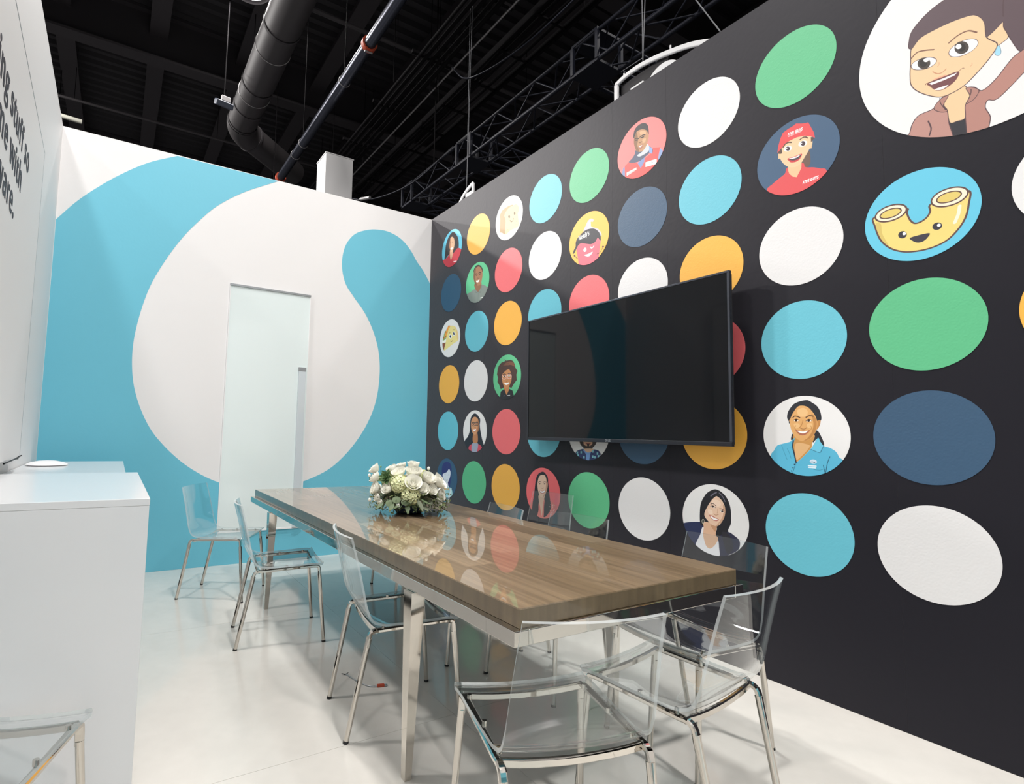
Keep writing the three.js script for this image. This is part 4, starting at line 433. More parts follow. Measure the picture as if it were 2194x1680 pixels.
// ------------------------------------------------------------------ acrylic chairs
const chairProto = (() => {
  const o = new THREE.Group();
  const prof = new THREE.CatmullRomCurve3([[0.225, 0.447], [0.19, 0.4525], [0.08, 0.449], [-0.04, 0.4455], [-0.105, 0.447], [-0.145, 0.462], [-0.168, 0.505], [-0.186, 0.58], [-0.212, 0.69], [-0.239, 0.792]].map(([z, y]) => V(0, y, z)), false, 'centripetal');
  const NU = 44, NV = 14, th = 0.010, pt = (u, v) => {
    const p = prof.getPoint(u), back = THREE.MathUtils.smoothstep(p.y, 0.46, 0.56), w = p.y < 0.47 ? THREE.MathUtils.lerp(0.203, 0.219, THREE.MathUtils.clamp((p.z + 0.15) / 0.37, 0, 1)) : THREE.MathUtils.lerp(0.203, 0.187, (p.y - 0.47) / 0.322);
    const c = 1 - v * v;
    return V(v * w, p.y - 0.013 * c * (1 - back) + (back > 0.99 ? 0 : 0), p.z - 0.03 * c * back);
  };
  const nrm = (u, v) => { const e = 1e-3, a = pt(Math.min(u + e, 1), v).sub(pt(Math.max(u - e, 0), v)), b = pt(u, Math.min(v + e, 1)).sub(pt(u, Math.max(v - e, -1))); return a.cross(b).normalize(); };
  const top = [], bot = [], nt = [];
  for (let i = 0; i <= NU; i++) for (let j = 0; j <= NV; j++) { const u = i / NU, v = -1 + 2 * j / NV, p = pt(u, v), n = nrm(u, v); if (n.y < 0 && i === 0) n.negate(); top.push(p); nt.push(n); bot.push(p.clone().addScaledVector(n, -th)); }
  // make normals point to the sitter's side
  if (nt[5 * (NV + 1) + 7].y < 0) { nt.forEach((n) => n.negate()); top.forEach((p, i) => bot[i].copy(p).addScaledVector(nt[i], -th)); }
  const pos = [], nor = [], idx = [], W = NV + 1;
  top.forEach((p, i) => { pos.push(p.x, p.y, p.z); nor.push(nt[i].x, nt[i].y, nt[i].z); }); bot.forEach((p, i) => { pos.push(p.x, p.y, p.z); nor.push(-nt[i].x, -nt[i].y, -nt[i].z); });
  const B = top.length;
  for (let i = 0; i < NU; i++) for (let j = 0; j < NV; j++) { const a = i * W + j, b = a + 1, c = a + W, d = c + 1; idx.push(a, b, c, b, d, c); idx.push(B + a, B + c, B + b, B + b, B + c, B + d); }
  const g = new THREE.BufferGeometry(); g.setAttribute('position', new THREE.Float32BufferAttribute(pos, 3)); g.setAttribute('normal', new THREE.Float32BufferAttribute(nor, 3)); g.setIndex(idx);
  // check winding against the normals
  { const a = V().fromArray(pos, idx[300 * 3] * 3), b = V().fromArray(pos, idx[300 * 3 + 1] * 3), c = V().fromArray(pos, idx[300 * 3 + 2] * 3), n = V().fromArray(nor, idx[300 * 3] * 3); if (b.clone().sub(a).cross(c.clone().sub(a)).dot(n) < 0) { for (let k = 0; k < idx.length; k += 3) [idx[k + 1], idx[k + 2]] = [idx[k + 2], idx[k + 1]]; g.setIndex(idx); } }
  const shell = part('seat_shell', g, M.acrylic, o, 'clear acrylic seat and back in one bent sheet');
  const loop = []; for (let j = 0; j <= NV; j++) loop.push(j); for (let i = 1; i <= NU; i++) loop.push(i * W + NV); for (let j = NV - 1; j >= 0; j--) loop.push(NU * W + j); for (let i = NU - 1; i > 0; i--) loop.push(i * W);
  const ep = [], ei = []; loop.forEach((k) => { ep.push(top[k].x, top[k].y, top[k].z, bot[k].x, bot[k].y, bot[k].z); });
  const L = loop.length; for (let k = 0; k < L; k++) { const a = 2 * k, b = 2 * ((k + 1) % L); ei.push(a, b, a + 1, b, b + 1, a + 1); }
  let eg = new THREE.BufferGeometry(); eg.setAttribute('position', new THREE.Float32BufferAttribute(ep, 3)); eg.setIndex(ei); eg = eg.toNonIndexed(); eg.computeVertexNormals();
  part('cut_edge', eg, M.acrylicEdge, shell);
  for (const s of [-1, 1]) {
    part('side_rail', sweepG(smooth([V(s * 0.199, 0.372, 0.2075), V(s * 0.199, 0.41, 0.2045), V(s * 0.199, 0.427, 0.200), V(s * 0.199, 0.4305, 0.188), V(s * 0.199, 0.4295, 0.10), V(s * 0.2, 0.4245, -0.04), V(s * 0.201, 0.4215, -0.115), V(s * 0.201, 0.421, -0.142), V(s * 0.201, 0.410, -0.158), V(s * 0.2, 0.36, -0.168)], 44), 0.016, 0.022, V(1, 0, 0)), M.chrome, o);
    const fl = part('leg', rodG(V(s * 0.217, 0.004, 0.242), V(s * 0.1995, 0.385, 0.2065), 0.0104, 0.0112, 14), M.chrome, o);
    part('foot_cap', rodG(V(s * 0.2171, 0.0, 0.2422), V(s * 0.2165, 0.010, 0.2412), 0.0114, 0.0112, 14), M.rubber, fl);
    const rl = part('leg', rodG(V(s * 0.191, 0.004, -0.24), V(s * 0.2, 0.395, -0.162), 0.0104, 0.0122, 14), M.chrome, o);
    part('foot_cap', rodG(V(s * 0.191, 0.0, -0.241), V(s * 0.1912, 0.010, -0.239), 0.0114, 0.0112, 14), M.rubber, rl);
    for (const [z, y] of [[0.165, 0.4395], [0.02, 0.437], [-0.1, 0.432]]) part('spacer', rodG(V(s * 0.188, y - 0.008, z), V(s * 0.188, y + 0.006, z), 0.007, 0.007, 10), M.chrome, o);
  }
  part('cross_bar', sweepG(smooth([V(-0.198, 0.429, 0.196), V(-0.13, 0.4215, 0.196), V(0, 0.416, 0.196), V(0.13, 0.4215, 0.196), V(0.198, 0.429, 0.196)], 20), 0.014, 0.021), M.chrome, o);
  part('cross_bar', sweepG(smooth([V(-0.2, 0.420, -0.132), V(-0.13, 0.412, -0.134), V(0, 0.406, -0.134), V(0.13, 0.412, -0.134), V(0.2, 0.420, -0.132)], 20), 0.014, 0.022), M.chrome, o);
  return o;
})();
const CHAIRS = [
  [-2.216, 0.870, 57.1, 'clear acrylic chair beside the frosted glass door, farthest left of all chairs'],
  [-2.061, 1.876, 81.7, 'clear acrylic chair second along the open side of the table, between two others'],
  [-1.847, 3.019, 80.3, 'clear acrylic chair pushed under the open side of the table behind the nearest table leg'],
  [-1.879, 4.075, 162.6, 'clear acrylic chair nearest the camera at the left corner of the table end'],
  [-1.332, 4.082, -173.5, 'clear acrylic chair at the right of the table end, back towards us'],
  [-0.875, 3.803, -92.7, 'clear acrylic chair on the wall side in front of the blazer portrait'],
  [-0.983, 3.085, -80.7, 'clear acrylic chair on the wall side in front of a green dot'],
  [-0.315, 2.151, -80.5, 'clear acrylic chair close to the wall in front of the red-dot portrait'],
  [-1.128, 2.555, -96.1, 'clear acrylic chair on the wall side in front of the lowest yellow dot'],
  [-0.872, 1.351, -90, 'clear acrylic chair on the wall side hidden behind the flowers'],
  [-3.263, 3.595, 158, 'clear acrylic chair at the very left edge in front of the white cabinet end'],
];
CHAIRS.forEach(([x, z, yaw, label], i) => {
  const c = i ? chairProto.clone() : chairProto; c.name = numbered('acrylic_chair'); scene.add(c);
  c.position.set(x, 0, z); c.rotation.y = yaw * Math.PI / 180; c.userData = { label, category: 'chair', group: 'clear acrylic chairs around the table' };
});

// ------------------------------------------------------------------ loose cable on the floor
{
  const t = thing('floor_cable', 'short grey cable with an orange plug lying on the floor', 'cable', [0, 0, 0]);
  part('cord', tubeG([V(-1.896, 0.004, 2.60), V(-1.885, 0.005, 2.66), V(-1.865, 0.004, 2.73), V(-1.84, 0.004, 2.775), V(-1.812, 0.005, 2.79)], 0.0028, 40, 6), M.greyMetal, t);
  const p = part('plug', new RoundedBoxGeometry(0.036, 0.012, 0.016, 2, 0.003).rotateY(-0.25).translate(-1.795, 0.0062, 2.795), M.orange, t, 'orange plug');
  part('plug_tip', new THREE.BoxGeometry(0.014, 0.006, 0.01).rotateY(-0.25).translate(-1.771, 0.0062, 2.801), M.greyMetal, p);
  part('spiked_end', [rodG(V(-1.90, 0.004, 2.60), V(-1.915, 0.006, 2.585), 0.003, 0.001, 6), rodG(V(-1.897, 0.004, 2.60), V(-1.88, 0.006, 2.59), 0.003, 0.001, 6)], M.rubber, t);
}
// ------------------------------------------------------------------ flower arrangement
{
  const base = TBL.top, CX = -1.432, CZ = 2.35, yaw = -27 * Math.PI / 180;
  const t = thing('flower_arrangement', 'low bouquet of white roses and green leaves on the wooden table', 'flowers', [CX, base, CZ], yaw);
  const petalM = phys({ color: lin(0.95, 0.94, 0.86), roughness: 0.7, transmission: 0.12, thickness: 0, side: THREE.DoubleSide });
  const creamM = phys({ color: lin(0.82, 0.85, 0.52), roughness: 0.7, transmission: 0.12, thickness: 0, side: THREE.DoubleSide });
  const leafMs = [[0.11, 0.155, 0.075], [0.085, 0.125, 0.06], [0.17, 0.19, 0.13], [0.16, 0.145, 0.105]].map((c) => phys({ color: lin(...c), roughness: 0.65, side: THREE.DoubleSide }));
  const greenM = std({ color: lin(0.16, 0.26, 0.07), roughness: 0.7 });
  const grid = (nu, nv, f) => {
    const pos = [], idx = [], uv = [];
    for (let i = 0; i <= nu; i++) for (let j = 0; j <= nv; j++) { const p = f(i / nu, j / nv); pos.push(p.x, p.y, p.z); uv.push(i / nu, j / nv); }
    for (let i = 0; i < nu; i++) for (let j = 0; j < nv; j++) { const a = i * (nv + 1) + j; idx.push(a, a + nv + 1, a + 1, a + 1, a + nv + 1, a + nv + 2); }
    const g = new THREE.BufferGeometry(); g.setAttribute('position', new THREE.Float32BufferAttribute(pos, 3)); g.setAttribute('uv', new THREE.Float32BufferAttribute(uv, 2)); g.setIndex(idx); g.computeVertexNormals(); return g;
  };
  // unit rose, opening along +y, radius about 1
  const rose = (open, n) => {
    const gs = [];
    const petal = (r, h, lean, half, turn, curl) => grid(6, 5, (u, v) => {
      const a = (u * 2 - 1) * half, s = Math.sqrt(Math.max(0, 1 - Math.pow(Math.abs(u * 2 - 1), 4) * 0.6)), y = v * s;
      const rad = r * (0.35 + 0.65 * Math.sin(Math.min(1, y * 1.15) * Math.PI / 2)) + lean * y * y + curl * Math.max(0, y - 0.75);
      return V(Math.sin(a + turn) * rad, -0.55 + h * y - curl * 0.4 * Math.max(0, y - 0.8), Math.cos(a + turn) * rad);
    });
    for (let k = 0; k < 3; k++) gs.push(petal(0.20, 1.12, -0.06, 1.25, k * 2.1 + 0.3, 0));
    for (let k = 0; k < 4; k++) gs.push(petal(0.38, 1.10, 0.0, 0.98, k * 1.571 + 0.8, 0.05));
    for (let k = 0; k < 5; k++) gs.push(petal(0.58, 1.02, 0.06 * open, 0.82, k * 1.2566 + 0.2, 0.25 * open));
    for (let k = 0; k < n; k++) gs.push(petal(0.80, 1.0, 0.02 + 0.10 * open, 0.78, k * 6.2832 / n + 0.6, 0.45 * open));
    return merge(gs);
  };
  const roses = [rose(1, 6), rose(0.55, 6), rose(0.2, 5)];
  const bud = new THREE.SphereGeometry(1, 12, 8).scale(0.85, 1, 0.85);
  const floret = []; for (let k = 0; k < 4; k++) floret.push(grid(2, 2, (u, v) => { const a = k * 1.571, x = (u - 0.5) * 0.9 * (1 - Math.pow(v * 2 - 1, 2) * 0.3), z = 0.12 + v * 0.75; return V(Math.cos(a) * x + Math.sin(a) * z, 0.2 * v + 0.12 * Math.pow(u * 2 - 1, 2), -Math.sin(a) * x + Math.cos(a) * z); }));
  const floretG = merge(floret);
  const place = (g, p, dir, s, spin = 0) => {
    const q = new THREE.Quaternion().setFromUnitVectors(V(0, 1, 0), dir.clone().normalize()).multiply(new THREE.Quaternion().setFromAxisAngle(V(0, 1, 0), spin));
    return g.clone().applyMatrix4(new THREE.Matrix4().compose(p, q, V(s, s, s)));
  };
  const put = (name, g, m, p, dir, s, spin) => { const o = part(name, g, m, t); o.position.copy(p); o.quaternion.setFromUnitVectors(V(0, 1, 0), dir.clone().normalize()); o.quaternion.multiply(new THREE.Quaternion().setFromAxisAngle(V(0, 1, 0), spin ?? rr(0, 6))); o.scale.setScalar(s); return o; };
  // from a place in the photograph's bunch (pixels) and a depth towards the viewer to local metres
  const at = (px, py, Z) => V((px - 878) * 0.00283, (1094 + 95 * Z - py) * 0.0028, Z);
  const outDir = (p) => V(p.x, Math.max(0.05, p.y - 0.07) * 1.1, p.z + 0.02);
  part('bowl', new THREE.LatheGeometry([[0.001, 0.002], [0.075, 0.002], [0.10, 0.03], [0.112, 0.08], [0.108, 0.105], [0.10, 0.105], [0.09, 0.03], [0.001, 0.02]].map(([a, b]) => new THREE.Vector2(a, b)), 40), std({ color: lin(0.015, 0.03, 0.075), roughness: 0.3 }), t, 'dark blue bowl');
  part('foam', new THREE.SphereGeometry(0.135, 24, 14).scale(1.1, 0.7, 0.95).translate(0, 0.125, 0), std({ color: lin(0.045, 0.06, 0.03), roughness: 0.9 }), t);
  const R = [[885, 1014, 0.06, 0.047, 1], [884, 1041, 0.135, 0.043, 0], [884, 995, 0.02, 0.037, 2], [858, 997, 0.0, 0.034, 1], [839, 1004, 0.02, 0.034, 2], [855, 1016, 0.07, 0.040, 1], [803.5, 1003, 0.0, 0.034, 1], [806, 1023, 0.03, 0.037, 2], [808, 1046, 0.05, 0.038, 1], [915, 1027, 0.07, 0.042, 1], [938, 1031, 0.04, 0.045, 0], [943, 1057, 0.04, 0.034, 1], [903, 1051, 0.12, 0.034, 0], [921, 1050, 0.09, 0.036, 1], [833, 1050, 0.10, 0.034, 1], [812, 1067, 0.08, 0.024, 2], [819, 1078, 0.10, 0.020, 2], [938, 1072, 0.06, 0.028, 1],
    [925, 1018, -0.06, 0.042, 1], [850, 1010, -0.08, 0.04, 0], [880, 1018, -0.11, 0.044, 1], [905, 1035, -0.14, 0.04, 0], [845, 1040, -0.14, 0.04, 1], [815, 1045, -0.10, 0.038, 1], [945, 1050, -0.09, 0.038, 0], [880, 1050, -0.165, 0.038, 1]];
  for (const [px, py, Z, s, k] of R) { const p = at(px, py, Z); put('rose', roses[k], petalM, p, outDir(p), s * 1.2); }
  // two hydrangea heads and two behind
  for (const [px, py, Z, s] of [[857, 1040, 0.10, 0.055], [880, 1064, 0.115, 0.058], [870, 1032, -0.12, 0.05], [835, 1030, 0.02, 0.045], [905, 1020, 0.0, 0.045]]) {
    const c = at(px, py, Z), d = outDir(c).normalize(), gs = []; for (let k = 0; k < 70; k++) { const y = 1 - 1.25 * (k + 0.5) / 70, a = k * 2.39996, r = Math.sqrt(1 - y * y); const n = V(r * Math.cos(a), y, r * Math.sin(a)).applyQuaternion(new THREE.Quaternion().setFromUnitVectors(V(0, 1, 0), d)); gs.push(place(floretG, c.clone().addScaledVector(n, s * rr(0.85, 1.0)), n, 0.0135, rr(0, 6))); }
    part('hydrangea', gs, creamM, t, 'pale yellow-green hydrangea head');
  }
  { // green succulent rosette
    const c = at(829, 1026, 0.075), d = V(-0.5, 0.5, 0.8), gs = []; const lf = grid(4, 5, (u, v) => V((u - 0.5) * 0.62 * Math.sin(Math.PI * Math.min(1, 0.18 + v * 0.82)) , 0.25 * v * v + 0.1 * Math.pow(u * 2 - 1, 2), v * 1.0));
    for (let k = 0; k < 22; k++) { const ring = k / 22, tilt = 0.15 + 1.0 * (1 - ring); gs.push(place(lf.clone().rotateX(-0.1 - (1 - tilt) * 1.1), V(0, 0, 0), V(0, 1, 0), 0.055 * (1 - 0.55 * ring), k * 2.39996)); }
    const g = merge(gs); put('succulent', g, std({ color: lin(0.14, 0.24, 0.10), roughness: 0.55, side: THREE.DoubleSide }), c, d, 1, 0).userData.label = 'green succulent rosette';
  }
  for (const [px, py, Z, s, m] of [[917, 1001, 0.02, 0.011, 0], [918.5, 1011, 0.02, 0.009, 1], [793, 1017.5, 0.02, 0.01, 0], [796, 1071, 0.06, 0.011, 0], [854.5, 1087, 0.16, 0.015, 0], [816, 998, 0.0, 0.006, 1], [878, 1085, 0.15, 0.008, 1]]) { const p = at(px, py, Z); put('bud', bud, m ? greenM : petalM, p, V(0, 1, 0), s); part('bud_stem', rodG(p, p.clone().add(V(0, -0.04, -0.015)), 0.0014, 0.0014, 5), greenM, t); }
  // eucalyptus leaves drooping over the bowl
  const leafG = [0.5, -0.4, 0.15].map((bend) => grid(2, 7, (u, v) => { const w = 0.19 * Math.sin(Math.PI * Math.pow(v, 0.8)) + 0.004; return V((u - 0.5) * 2 * w, 0.05 * Math.pow(u * 2 - 1, 2), 0).add(V(0, bend * 0.35 * v * v, v)); }));
  const leaf = (p, yawL, pitch, s, roll) => { const o = part('leaf', leafG[(rnd() * 3) | 0], leafMs[(rnd() * 4) | 0], t); o.position.copy(p); o.rotation.set(pitch, yawL, roll, 'YXZ'); o.scale.setScalar(s); };
  for (let k = 0; k < 84; k++) {
    const a = k / 84 * 6.2832 + rr(-0.05, 0.05), tier = k % 3, r = 0.105 + tier * 0.014, y = 0.115 - tier * 0.022 + rr(-0.012, 0.012), s = rr(0.055, 0.09), maxDown = Math.asin(Math.min(0.95, (y - 0.008) / s));
    leaf(V(Math.sin(a) * r * 1.25, y, Math.cos(a) * r), a + rr(-0.7, 0.7), Math.min(maxDown, rr(0.15, 0.95)), s, rr(-0.5, 0.5));
  }
  for (const [px, py, Z, yawL, pitch, s] of [[846, 1082, 0.165, -0.5, 0.85, 0.07], [858, 1086, 0.17, -0.9, 0.55, 0.075], [873, 1084, 0.17, 0.1, 0.75, 0.07], [893, 1075, 0.165, 0.5, 0.62, 0.095], [900, 1074, 0.16, 0.9, 0.5, 0.08], [880, 1074, 0.165, -0.9, 0.3, 0.06], [826, 1080, 0.15, -0.7, 0.7, 0.075], [905, 1085, 0.16, 0.5, 0.5, 0.07]]) leaf(at(px, py, Z), yawL, pitch, s, rr(-0.4, 0.4));
  for (const [px, py] of [[850, 1068], [868, 1072], [838, 1075]]) { const o = part('leaf', grid(6, 6, (u, v) => V((u - 0.5) * 1.1 * Math.sqrt(Math.max(0.02, 1 - Math.pow(v * 2 - 1, 2))), 0.06 * Math.sin(v * 3), v)), leafMs[0], t); o.position.copy(at(px, py, 0.15)); o.rotation.set(1.0, rr(-0.6, 0.6), 0); o.scale.setScalar(0.045); }
  { // fine filler greens, too many to count
    const gs = [], lf = grid(1, 2, (u, v) => V((u - 0.5) * 0.5 * Math.sin(Math.PI * (0.15 + 0.8 * v)), 0, v));
    for (let k = 0; k < 620; k++) { const a = rr(0, 6.2832), y = rr(0.02, 0.13), r = rr(0.11, 0.185) * (1 + 0.25 * Math.abs(Math.sin(a))); gs.push(place(lf, V(Math.sin(a) * r * 1.1, y, Math.cos(a) * r * 0.95), V(rr(-1, 1), rr(0.1, 1), rr(-1, 1)), rr(0.012, 0.022), rr(0, 6))); }
    const f = part('filler_greens', gs, phys({ color: lin(0.13, 0.165, 0.06), roughness: 0.7, side: THREE.DoubleSide }), t); f.userData.kind = 'stuff';
  }
}
// ------------------------------------------------------------------ hanging under the hall ceiling
{ // round black duct with an elbow
  const t = thing('air_duct', 'thick round black air duct with an elbow above the back wall', 'duct', [0, 0, 0]);
  const y = 7.5, r = 0.285, x = -1.105;
  part('duct_run', rodG(V(x, y, 4), V(x, y, -6.0), r, r, 40), M.duct, t);
  const el = []; for (let i = 0; i <= 12; i++) { const a = i / 12 * 0.85, Rr = 0.75; el.push(V(x + Rr * (1 - Math.cos(a)), y, -6.0 - Rr * Math.sin(a))); }
  part('duct_elbow', new THREE.TubeGeometry(new THREE.CatmullRomCurve3(el), 16, r * 1.04, 36, false), M.duct, t);
  const e = el[12], dir = V(Math.sin(0.85), 0, -Math.cos(0.85)); part('duct_branch', rodG(e, e.clone().addScaledVector(dir, 1.7), r * 0.98, r * 0.98, 36), M.duct, t);
  for (const z of [2.5, 0.6, -1.1, -2.9, -4.55, -5.35, -5.95]) part('duct_band', new THREE.CylinderGeometry(r + 0.014, r + 0.014, 0.05, 40, 1, true).rotateX(Math.PI / 2).translate(x, y, z), M.beam, t);
  for (const z of [-3.5, -4.9]) part('wire_band', new THREE.TorusGeometry(r + 0.004, 0.006, 6, 48).translate(x, y, z), M.conduit, t);
  part('duct_band', rodG(e, e.clone().addScaledVector(dir, 0.05), r * 1.07, r * 1.07, 36), M.beam, t);
  for (const z of [2, -3.5, -5.2]) part('hanger', rodG(V(x, y + r, z), V(x, 9.7, z), 0.008, 0.008, 6), M.rigBlack, t);
}
{ // sprinkler main
  const t = thing('sprinkler_pipe', 'shiny black steel pipe with orange couplings running overhead', 'pipe', [0, 0, 0]);
  const x = -0.305, y = 6.5, r = 0.083;
  part('pipe_run', rodG(V(x, y, 4), V(x, y, -12), r, r, 28), M.blackPipe, t);
  for (const z of [1.9, -1.32, -5.95, -9.5]) { const c = part('coupling', new THREE.CylinderGeometry(r + 0.024, r + 0.024, 0.07, 28).rotateX(Math.PI / 2).translate(x, y, z), M.orange, t, 'orange grooved coupling'); part('bolt', rodG(V(x - 0.06, y - r - 0.03, z), V(x + 0.05, y - r - 0.03, z), 0.012, 0.012, 8), M.conduit, c); }
  for (const z of [-2.25, -4.35, -4.85]) part('clamp_ring', new THREE.TorusGeometry(r + 0.003, 0.007, 6, 32).translate(x, y, z), M.conduit, t);
  for (const z of [-2.2, -4.3, -6.5]) part('hanger', rodG(V(x - 0.02, y + r, z), V(x - 0.02, 9.7, z), 0.007, 0.007, 6), M.rigBlack, t);
}
{ // bundle of conduits and cable ladder
  const y = 7.5;
  const t = thing('conduit_rack', 'rack of dark conduits with one pale pipe running overhead', 'conduit rack', [0, 0, 0]);
  for (const [x, r] of [[1.02, 0.03], [1.13, 0.035], [1.25, 0.035], [1.37, 0.03], [1.48, 0.04]]) part('conduit', rodG(V(x, y, 5), V(x, y, -16), r, r, 10), M.rigBlack, t);
  part('conduit', rodG(V(1.63, y - 0.05, 5), V(1.63, y - 0.05, -16), 0.017, 0.017, 10), M.conduit, t, 'pale grey conduit');
  for (let z = 4; z > -16; z -= 1.6) part('strut', boxG(0.9, 1.75, y + 0.04, y + 0.09, z - 0.03, z + 0.03), M.rigBlack, t);
  for (let z = 3.2; z > -16; z -= 3.2) for (const x of [0.95, 1.7]) part('threaded_rod', rodG(V(x, y, z), V(x, 9.7, z), 0.007, 0.007, 5), M.rigBlack, t);
  const l = thing('cable_ladder', 'wide black cable ladder beside the conduit rack overhead', 'cable tray', [0, 0, 0]);
  for (const x of [2.0, 2.62]) part('ladder_rail', boxG(x - 0.02, x + 0.02, y - 0.06, y + 0.06, -16, 5), M.rigBlack, l);
  for (let z = 4.8; z > -16; z -= 0.9) part('rung', boxG(2.02, 2.60, y - 0.04, y - 0.01, z - 0.02, z + 0.02), M.rigBlack, l);
  for (const [x, r] of [[2.12, 0.02], [2.2, 0.025], [2.31, 0.02], [2.45, 0.03]]) part('cable', tubeG(Array.from({ length: 12 }, (_, i) => V(x + rr(-0.03, 0.03), y + 0.02 + rr(-0.005, 0.015), 5 - i * 1.9)), r, 80, 6), M.rigBlack, l);
  for (let z = 3; z > -16; z -= 3.2) for (const x of [2.0, 2.62]) part('threaded_rod', rodG(V(x, y, z), V(x, 9.7, z), 0.007, 0.007, 5), M.rigBlack, l);
}
function truss(label, a, b, w, h) { // box truss between two points
  const t = thing('lighting_truss', label, 'truss', [0, 0, 0], 0, 'black box trusses');
  const d = b.clone().sub(a), L = d.length(), u = d.clone().normalize(), s = V(0, 1, 0).cross(u).normalize().multiplyScalar(w / 2), v = V(0, h / 2, 0);
  const cs = [[1, 1], [1, -1], [-1, -1], [-1, 1]].map(([i, k]) => a.clone().addScaledVector(s, i).addScaledVector(v, k));
  cs.forEach((c) => part('chord', rodG(c, c.clone().add(d), 0.024, 0.024, 10), M.truss, t));
  const n = Math.round(L / 0.42); const gs = [];
  for (let f = 0; f < 4; f++) { const c0 = cs[f], c1 = cs[(f + 1) % 4]; for (let i = 0; i < n; i++) { const p = c0.clone().addScaledVector(u, L * i / n), q = c1.clone().addScaledVector(u, L * (i + 1) / n), r2 = c0.clone().addScaledVector(u, L * (i + 1) / n); if (i % 2) gs.push(rodG(c1.clone().addScaledVector(u, L * i / n), r2, 0.01, 0.01, 6)); else gs.push(rodG(p, q, 0.01, 0.01, 6)); } }
  for (const g of gs) part('lacing', g, M.truss, t);
  return t;
}
{
  const x = 1.60, y = 5.62;
  const t = truss('black box truss running overhead along the dotted wall', V(x, y, 4.2), V(x, y, -3.6), 0.34, 0.34);
  for (const z of [0.98, -1.55, -3.45]) { part('corner_block', boxG(x - 0.2, x + 0.2, y - 0.2, y - 0.17, z - 0.2, z + 0.2), M.truss, t); part('corner_block', boxG(x - 0.2, x + 0.2, y + 0.17, y + 0.2, z - 0.2, z + 0.2), M.truss, t); for (const [i, k] of [[-1, -1], [1, -1], [-1, 1], [1, 1]]) part('corner_post', boxG(x + i * 0.19 - 0.02, x + i * 0.19 + 0.02, y - 0.17, y + 0.17, z + k * 0.19 - 0.02, z + k * 0.19 + 0.02), M.truss, t); }
  for (const z of [3.4, -2.8]) part('chain', rodG(V(x, y + 0.17, z), V(x, 9.7, z), 0.012, 0.012, 6), M.rigBlack, t);
  truss('black cross truss leaving the long truss near the white arched sign', V(x + 0.22, y, 0.98), V(7.5, y, 0.98), 0.34, 0.34);
  truss('black cross truss leaving the long truss at its middle', V(x + 0.22, y, -1.55), V(7.5, y, -1.55), 0.34, 0.34);
  truss('black cross truss at the far end of the long truss', V(x + 0.22, y, -3.45), V(7.5, y, -3.45), 0.34, 0.34);
}
{ // arched hanging signs beyond the dotted wall
  const X = 1.2;
  const s = thing('hanging_arch_sign', 'white arched hanging sign frame peeking over the dotted wall beside the white dots', 'sign', [0, 0, 0]);
  part('frame', sweepG([V(X, 3.9, 1.625), V(X, 4.79, 1.625), ...smooth([V(X, 4.80, 1.63), V(X, 4.825, 1.75), V(X, 4.825, 1.933), V(X, 4.77, 2.217), V(X, 4.66, 2.541), V(X, 4.35, 3.0), V(X, 3.9, 3.3)], 40)], 0.05, 0.028, V(1, 0, 0)), M.whitePaint, s);
  part('backing', boxG(X + 0.03, X + 0.035, 3.9, 4.78, 1.66, 2.2), M.ceilBlack, s);
  part('white_disc', new THREE.CylinderGeometry(0.2, 0.2, 0.02, 48).rotateZ(Math.PI / 2).translate(X + 0.005, 4.50, 2.17), M.whitePaint, s);
  part('white_block', boxG(X - 0.005, X + 0.015, 4.2, 4.66, 1.80, 1.95, 0.004), M.whitePaint, s);
  for (const [z, y] of [[1.72, 4.83], [2.25, 4.79]]) part('stud', rodG(V(X, y, z), V(X, y + 0.035, z), 0.008, 0.008, 6), M.whitePaint, s);
  for (const dz of [0, 0.03]) part('hanging_wire', rodG(V(X, 4.835, 1.945), V(X, 7.6, 1.93 + dz * 5), 0.0045, 0.0045, 6), M.wire, s);
  const q = thing('hanging_arch_sign', 'small white arched sign frame peeking over the dotted wall near the corner', 'sign', [0, 0, 0]);
  part('frame', sweepG([V(X, 3.9, -0.95), V(X, 4.78, -0.95), ...smooth([V(X, 4.79, -0.965), V(X, 4.74, -1.12), V(X, 4.62, -1.30), V(X, 4.35, -1.5), V(X, 3.9, -1.62)], 24)], 0.05, 0.024, V(1, 0, 0)), M.whitePaint, q);
  part('white_block', boxG(X, X + 0.06, 4.2, 4.70, -1.15, -1.0, 0.004), M.whitePaint, q);
  for (const z of [-1.12]) for (const dz of [0, 0.02]) part('hanging_wire', rodG(V(X, 4.74, z), V(X, 7.6, z + dz * 3), 0.003, 0.003, 6), M.wire, q);
}
{ // tower of a neighbouring booth
  const t = thing('booth_tower', 'pale grey square tower rising behind the back wall', 'tower', [0, 0, 0]);
  part('shaft', boxG(-0.30, 0.165, -0.03, 5.72, -3.45, -3.0, 0.004), M.white, t);
  part('cap', boxG(-0.31, 0.175, 5.722, 5.735, -3.46, -2.99), M.white, t);
}
{ // small boxy spot fixture by the duct
  const t = thing('spot_fixture', 'small black flood fixture hanging left of the air duct', 'fixture', [-1.66, 6.95, -4.65], 0.2);
  part('housing', new RoundedBoxGeometry(0.30, 0.10, 0.16, 2, 0.02).rotateX(0.5), std({ color: lin(0.05, 0.06, 0.085), roughness: 0.4 }), t);
  part('bracket', boxG(-0.05, 0.11, 0.05, 0.15, -0.03, 0.03, 0.01), M.conduit, t); part('stem', rodG(V(0, 0.1, 0), V(0, 2.75, 0), 0.01, 0.01, 6), M.rigBlack, t);
}
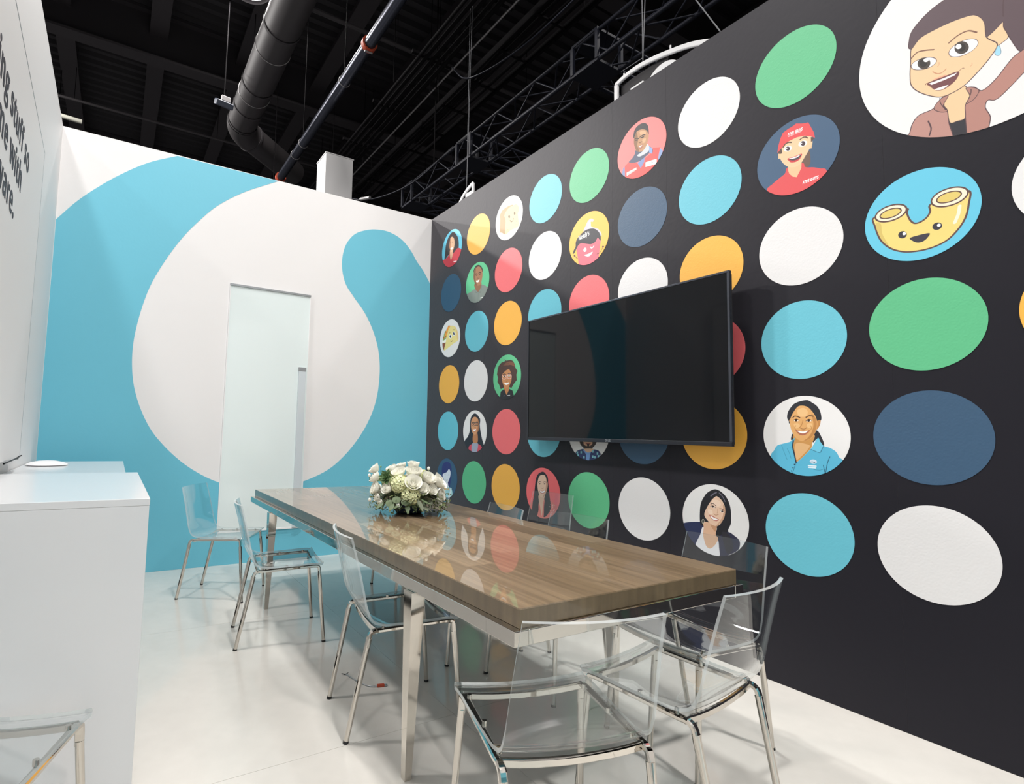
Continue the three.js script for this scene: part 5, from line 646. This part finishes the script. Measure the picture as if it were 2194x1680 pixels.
{ // drooping cables, braces and wires
  const c1 = thing('slack_cable', 'slack black cable drooping from the long truss', 'cable', [0, 0, 0]);
  part('cord', tubeG([V(1.5, 6.6, 1.6), V(1.2, 6.15, 0.9), V(1.05, 6.0, 0.2), V(1.0, 6.2, -0.8), V(1.2, 6.9, -1.6)], 0.012, 60, 6), M.truss, c1);
  const w1 = thing('stay_wire', 'single slanting pale wire above the dotted wall top edge', 'wire', [0, 0, 0]);
  part('wire', rodG(V(1.26, 4.45, 2.81), V(1.26, 7.3, 1.40), 0.005, 0.005, 6), M.wire, w1);
  const c2 = thing('slack_cable', 'slack black cable sagging near the far end of the truss', 'cable', [0, 0, 0]);
  part('cord', tubeG([V(1.5, 5.9, -2.0), V(1.2, 5.55, -2.9), V(0.8, 5.5, -3.8), V(0.5, 5.9, -4.8)], 0.012, 60, 6), M.truss, c2);
  part('connector', rodG(V(0.8, 5.52, -3.75), V(0.72, 5.56, -4.0), 0.03, 0.03, 10), M.conduit, c2);
  const b = thing('sprinkler_branch_pipe', 'thin dark branch pipe crossing under the hall ceiling', 'pipe', [0, 0, 0]);
  part('pipe_run', rodG(V(-16, 8.2, -3.2), V(14, 8.2, -3.2), 0.035, 0.035, 10), M.beam, b);
  for (let x = -14; x < 14; x += 3) part('hanger', rodG(V(x, 8.2, -3.2), V(x, 9.7, -3.2), 0.006, 0.006, 5), M.rigBlack, b);
  const b2 = thing('sprinkler_branch_pipe', 'thin dark branch pipe crossing farther back behind the girder', 'pipe', [0, 0, 0]);
  part('pipe_run', rodG(V(-16, 8.5, -9.0), V(14, 8.5, -9.0), 0.03, 0.03, 10), M.beam, b2);
  for (let x = -13.2; x < 14; x += 3) part('hanger', rodG(V(x, 8.5, -9.0), V(x, 9.7, -9.0), 0.006, 0.006, 5), M.rigBlack, b2);
  const f = thing('strip_light_housing', 'short unlit pale tube fixture by the left wall top', 'fixture', [-4.5, 8.2, -9.3], 0.1);
  part('tube', rodG(V(-0.4, 0, 0), V(0.45, 0, 0), 0.05, 0.05, 12), std({ color: lin(0.35, 0.35, 0.30), roughness: 0.6 }), f); part('stem', rodG(V(0, 0.04, 0), V(0, 1.5, 0), 0.008, 0.008, 6), M.rigBlack, f);
}

scene.traverse((o) => { if (o.isMesh) { o.castShadow = true; o.receiveShadow = true; } });
renderer.render(scene, camera);
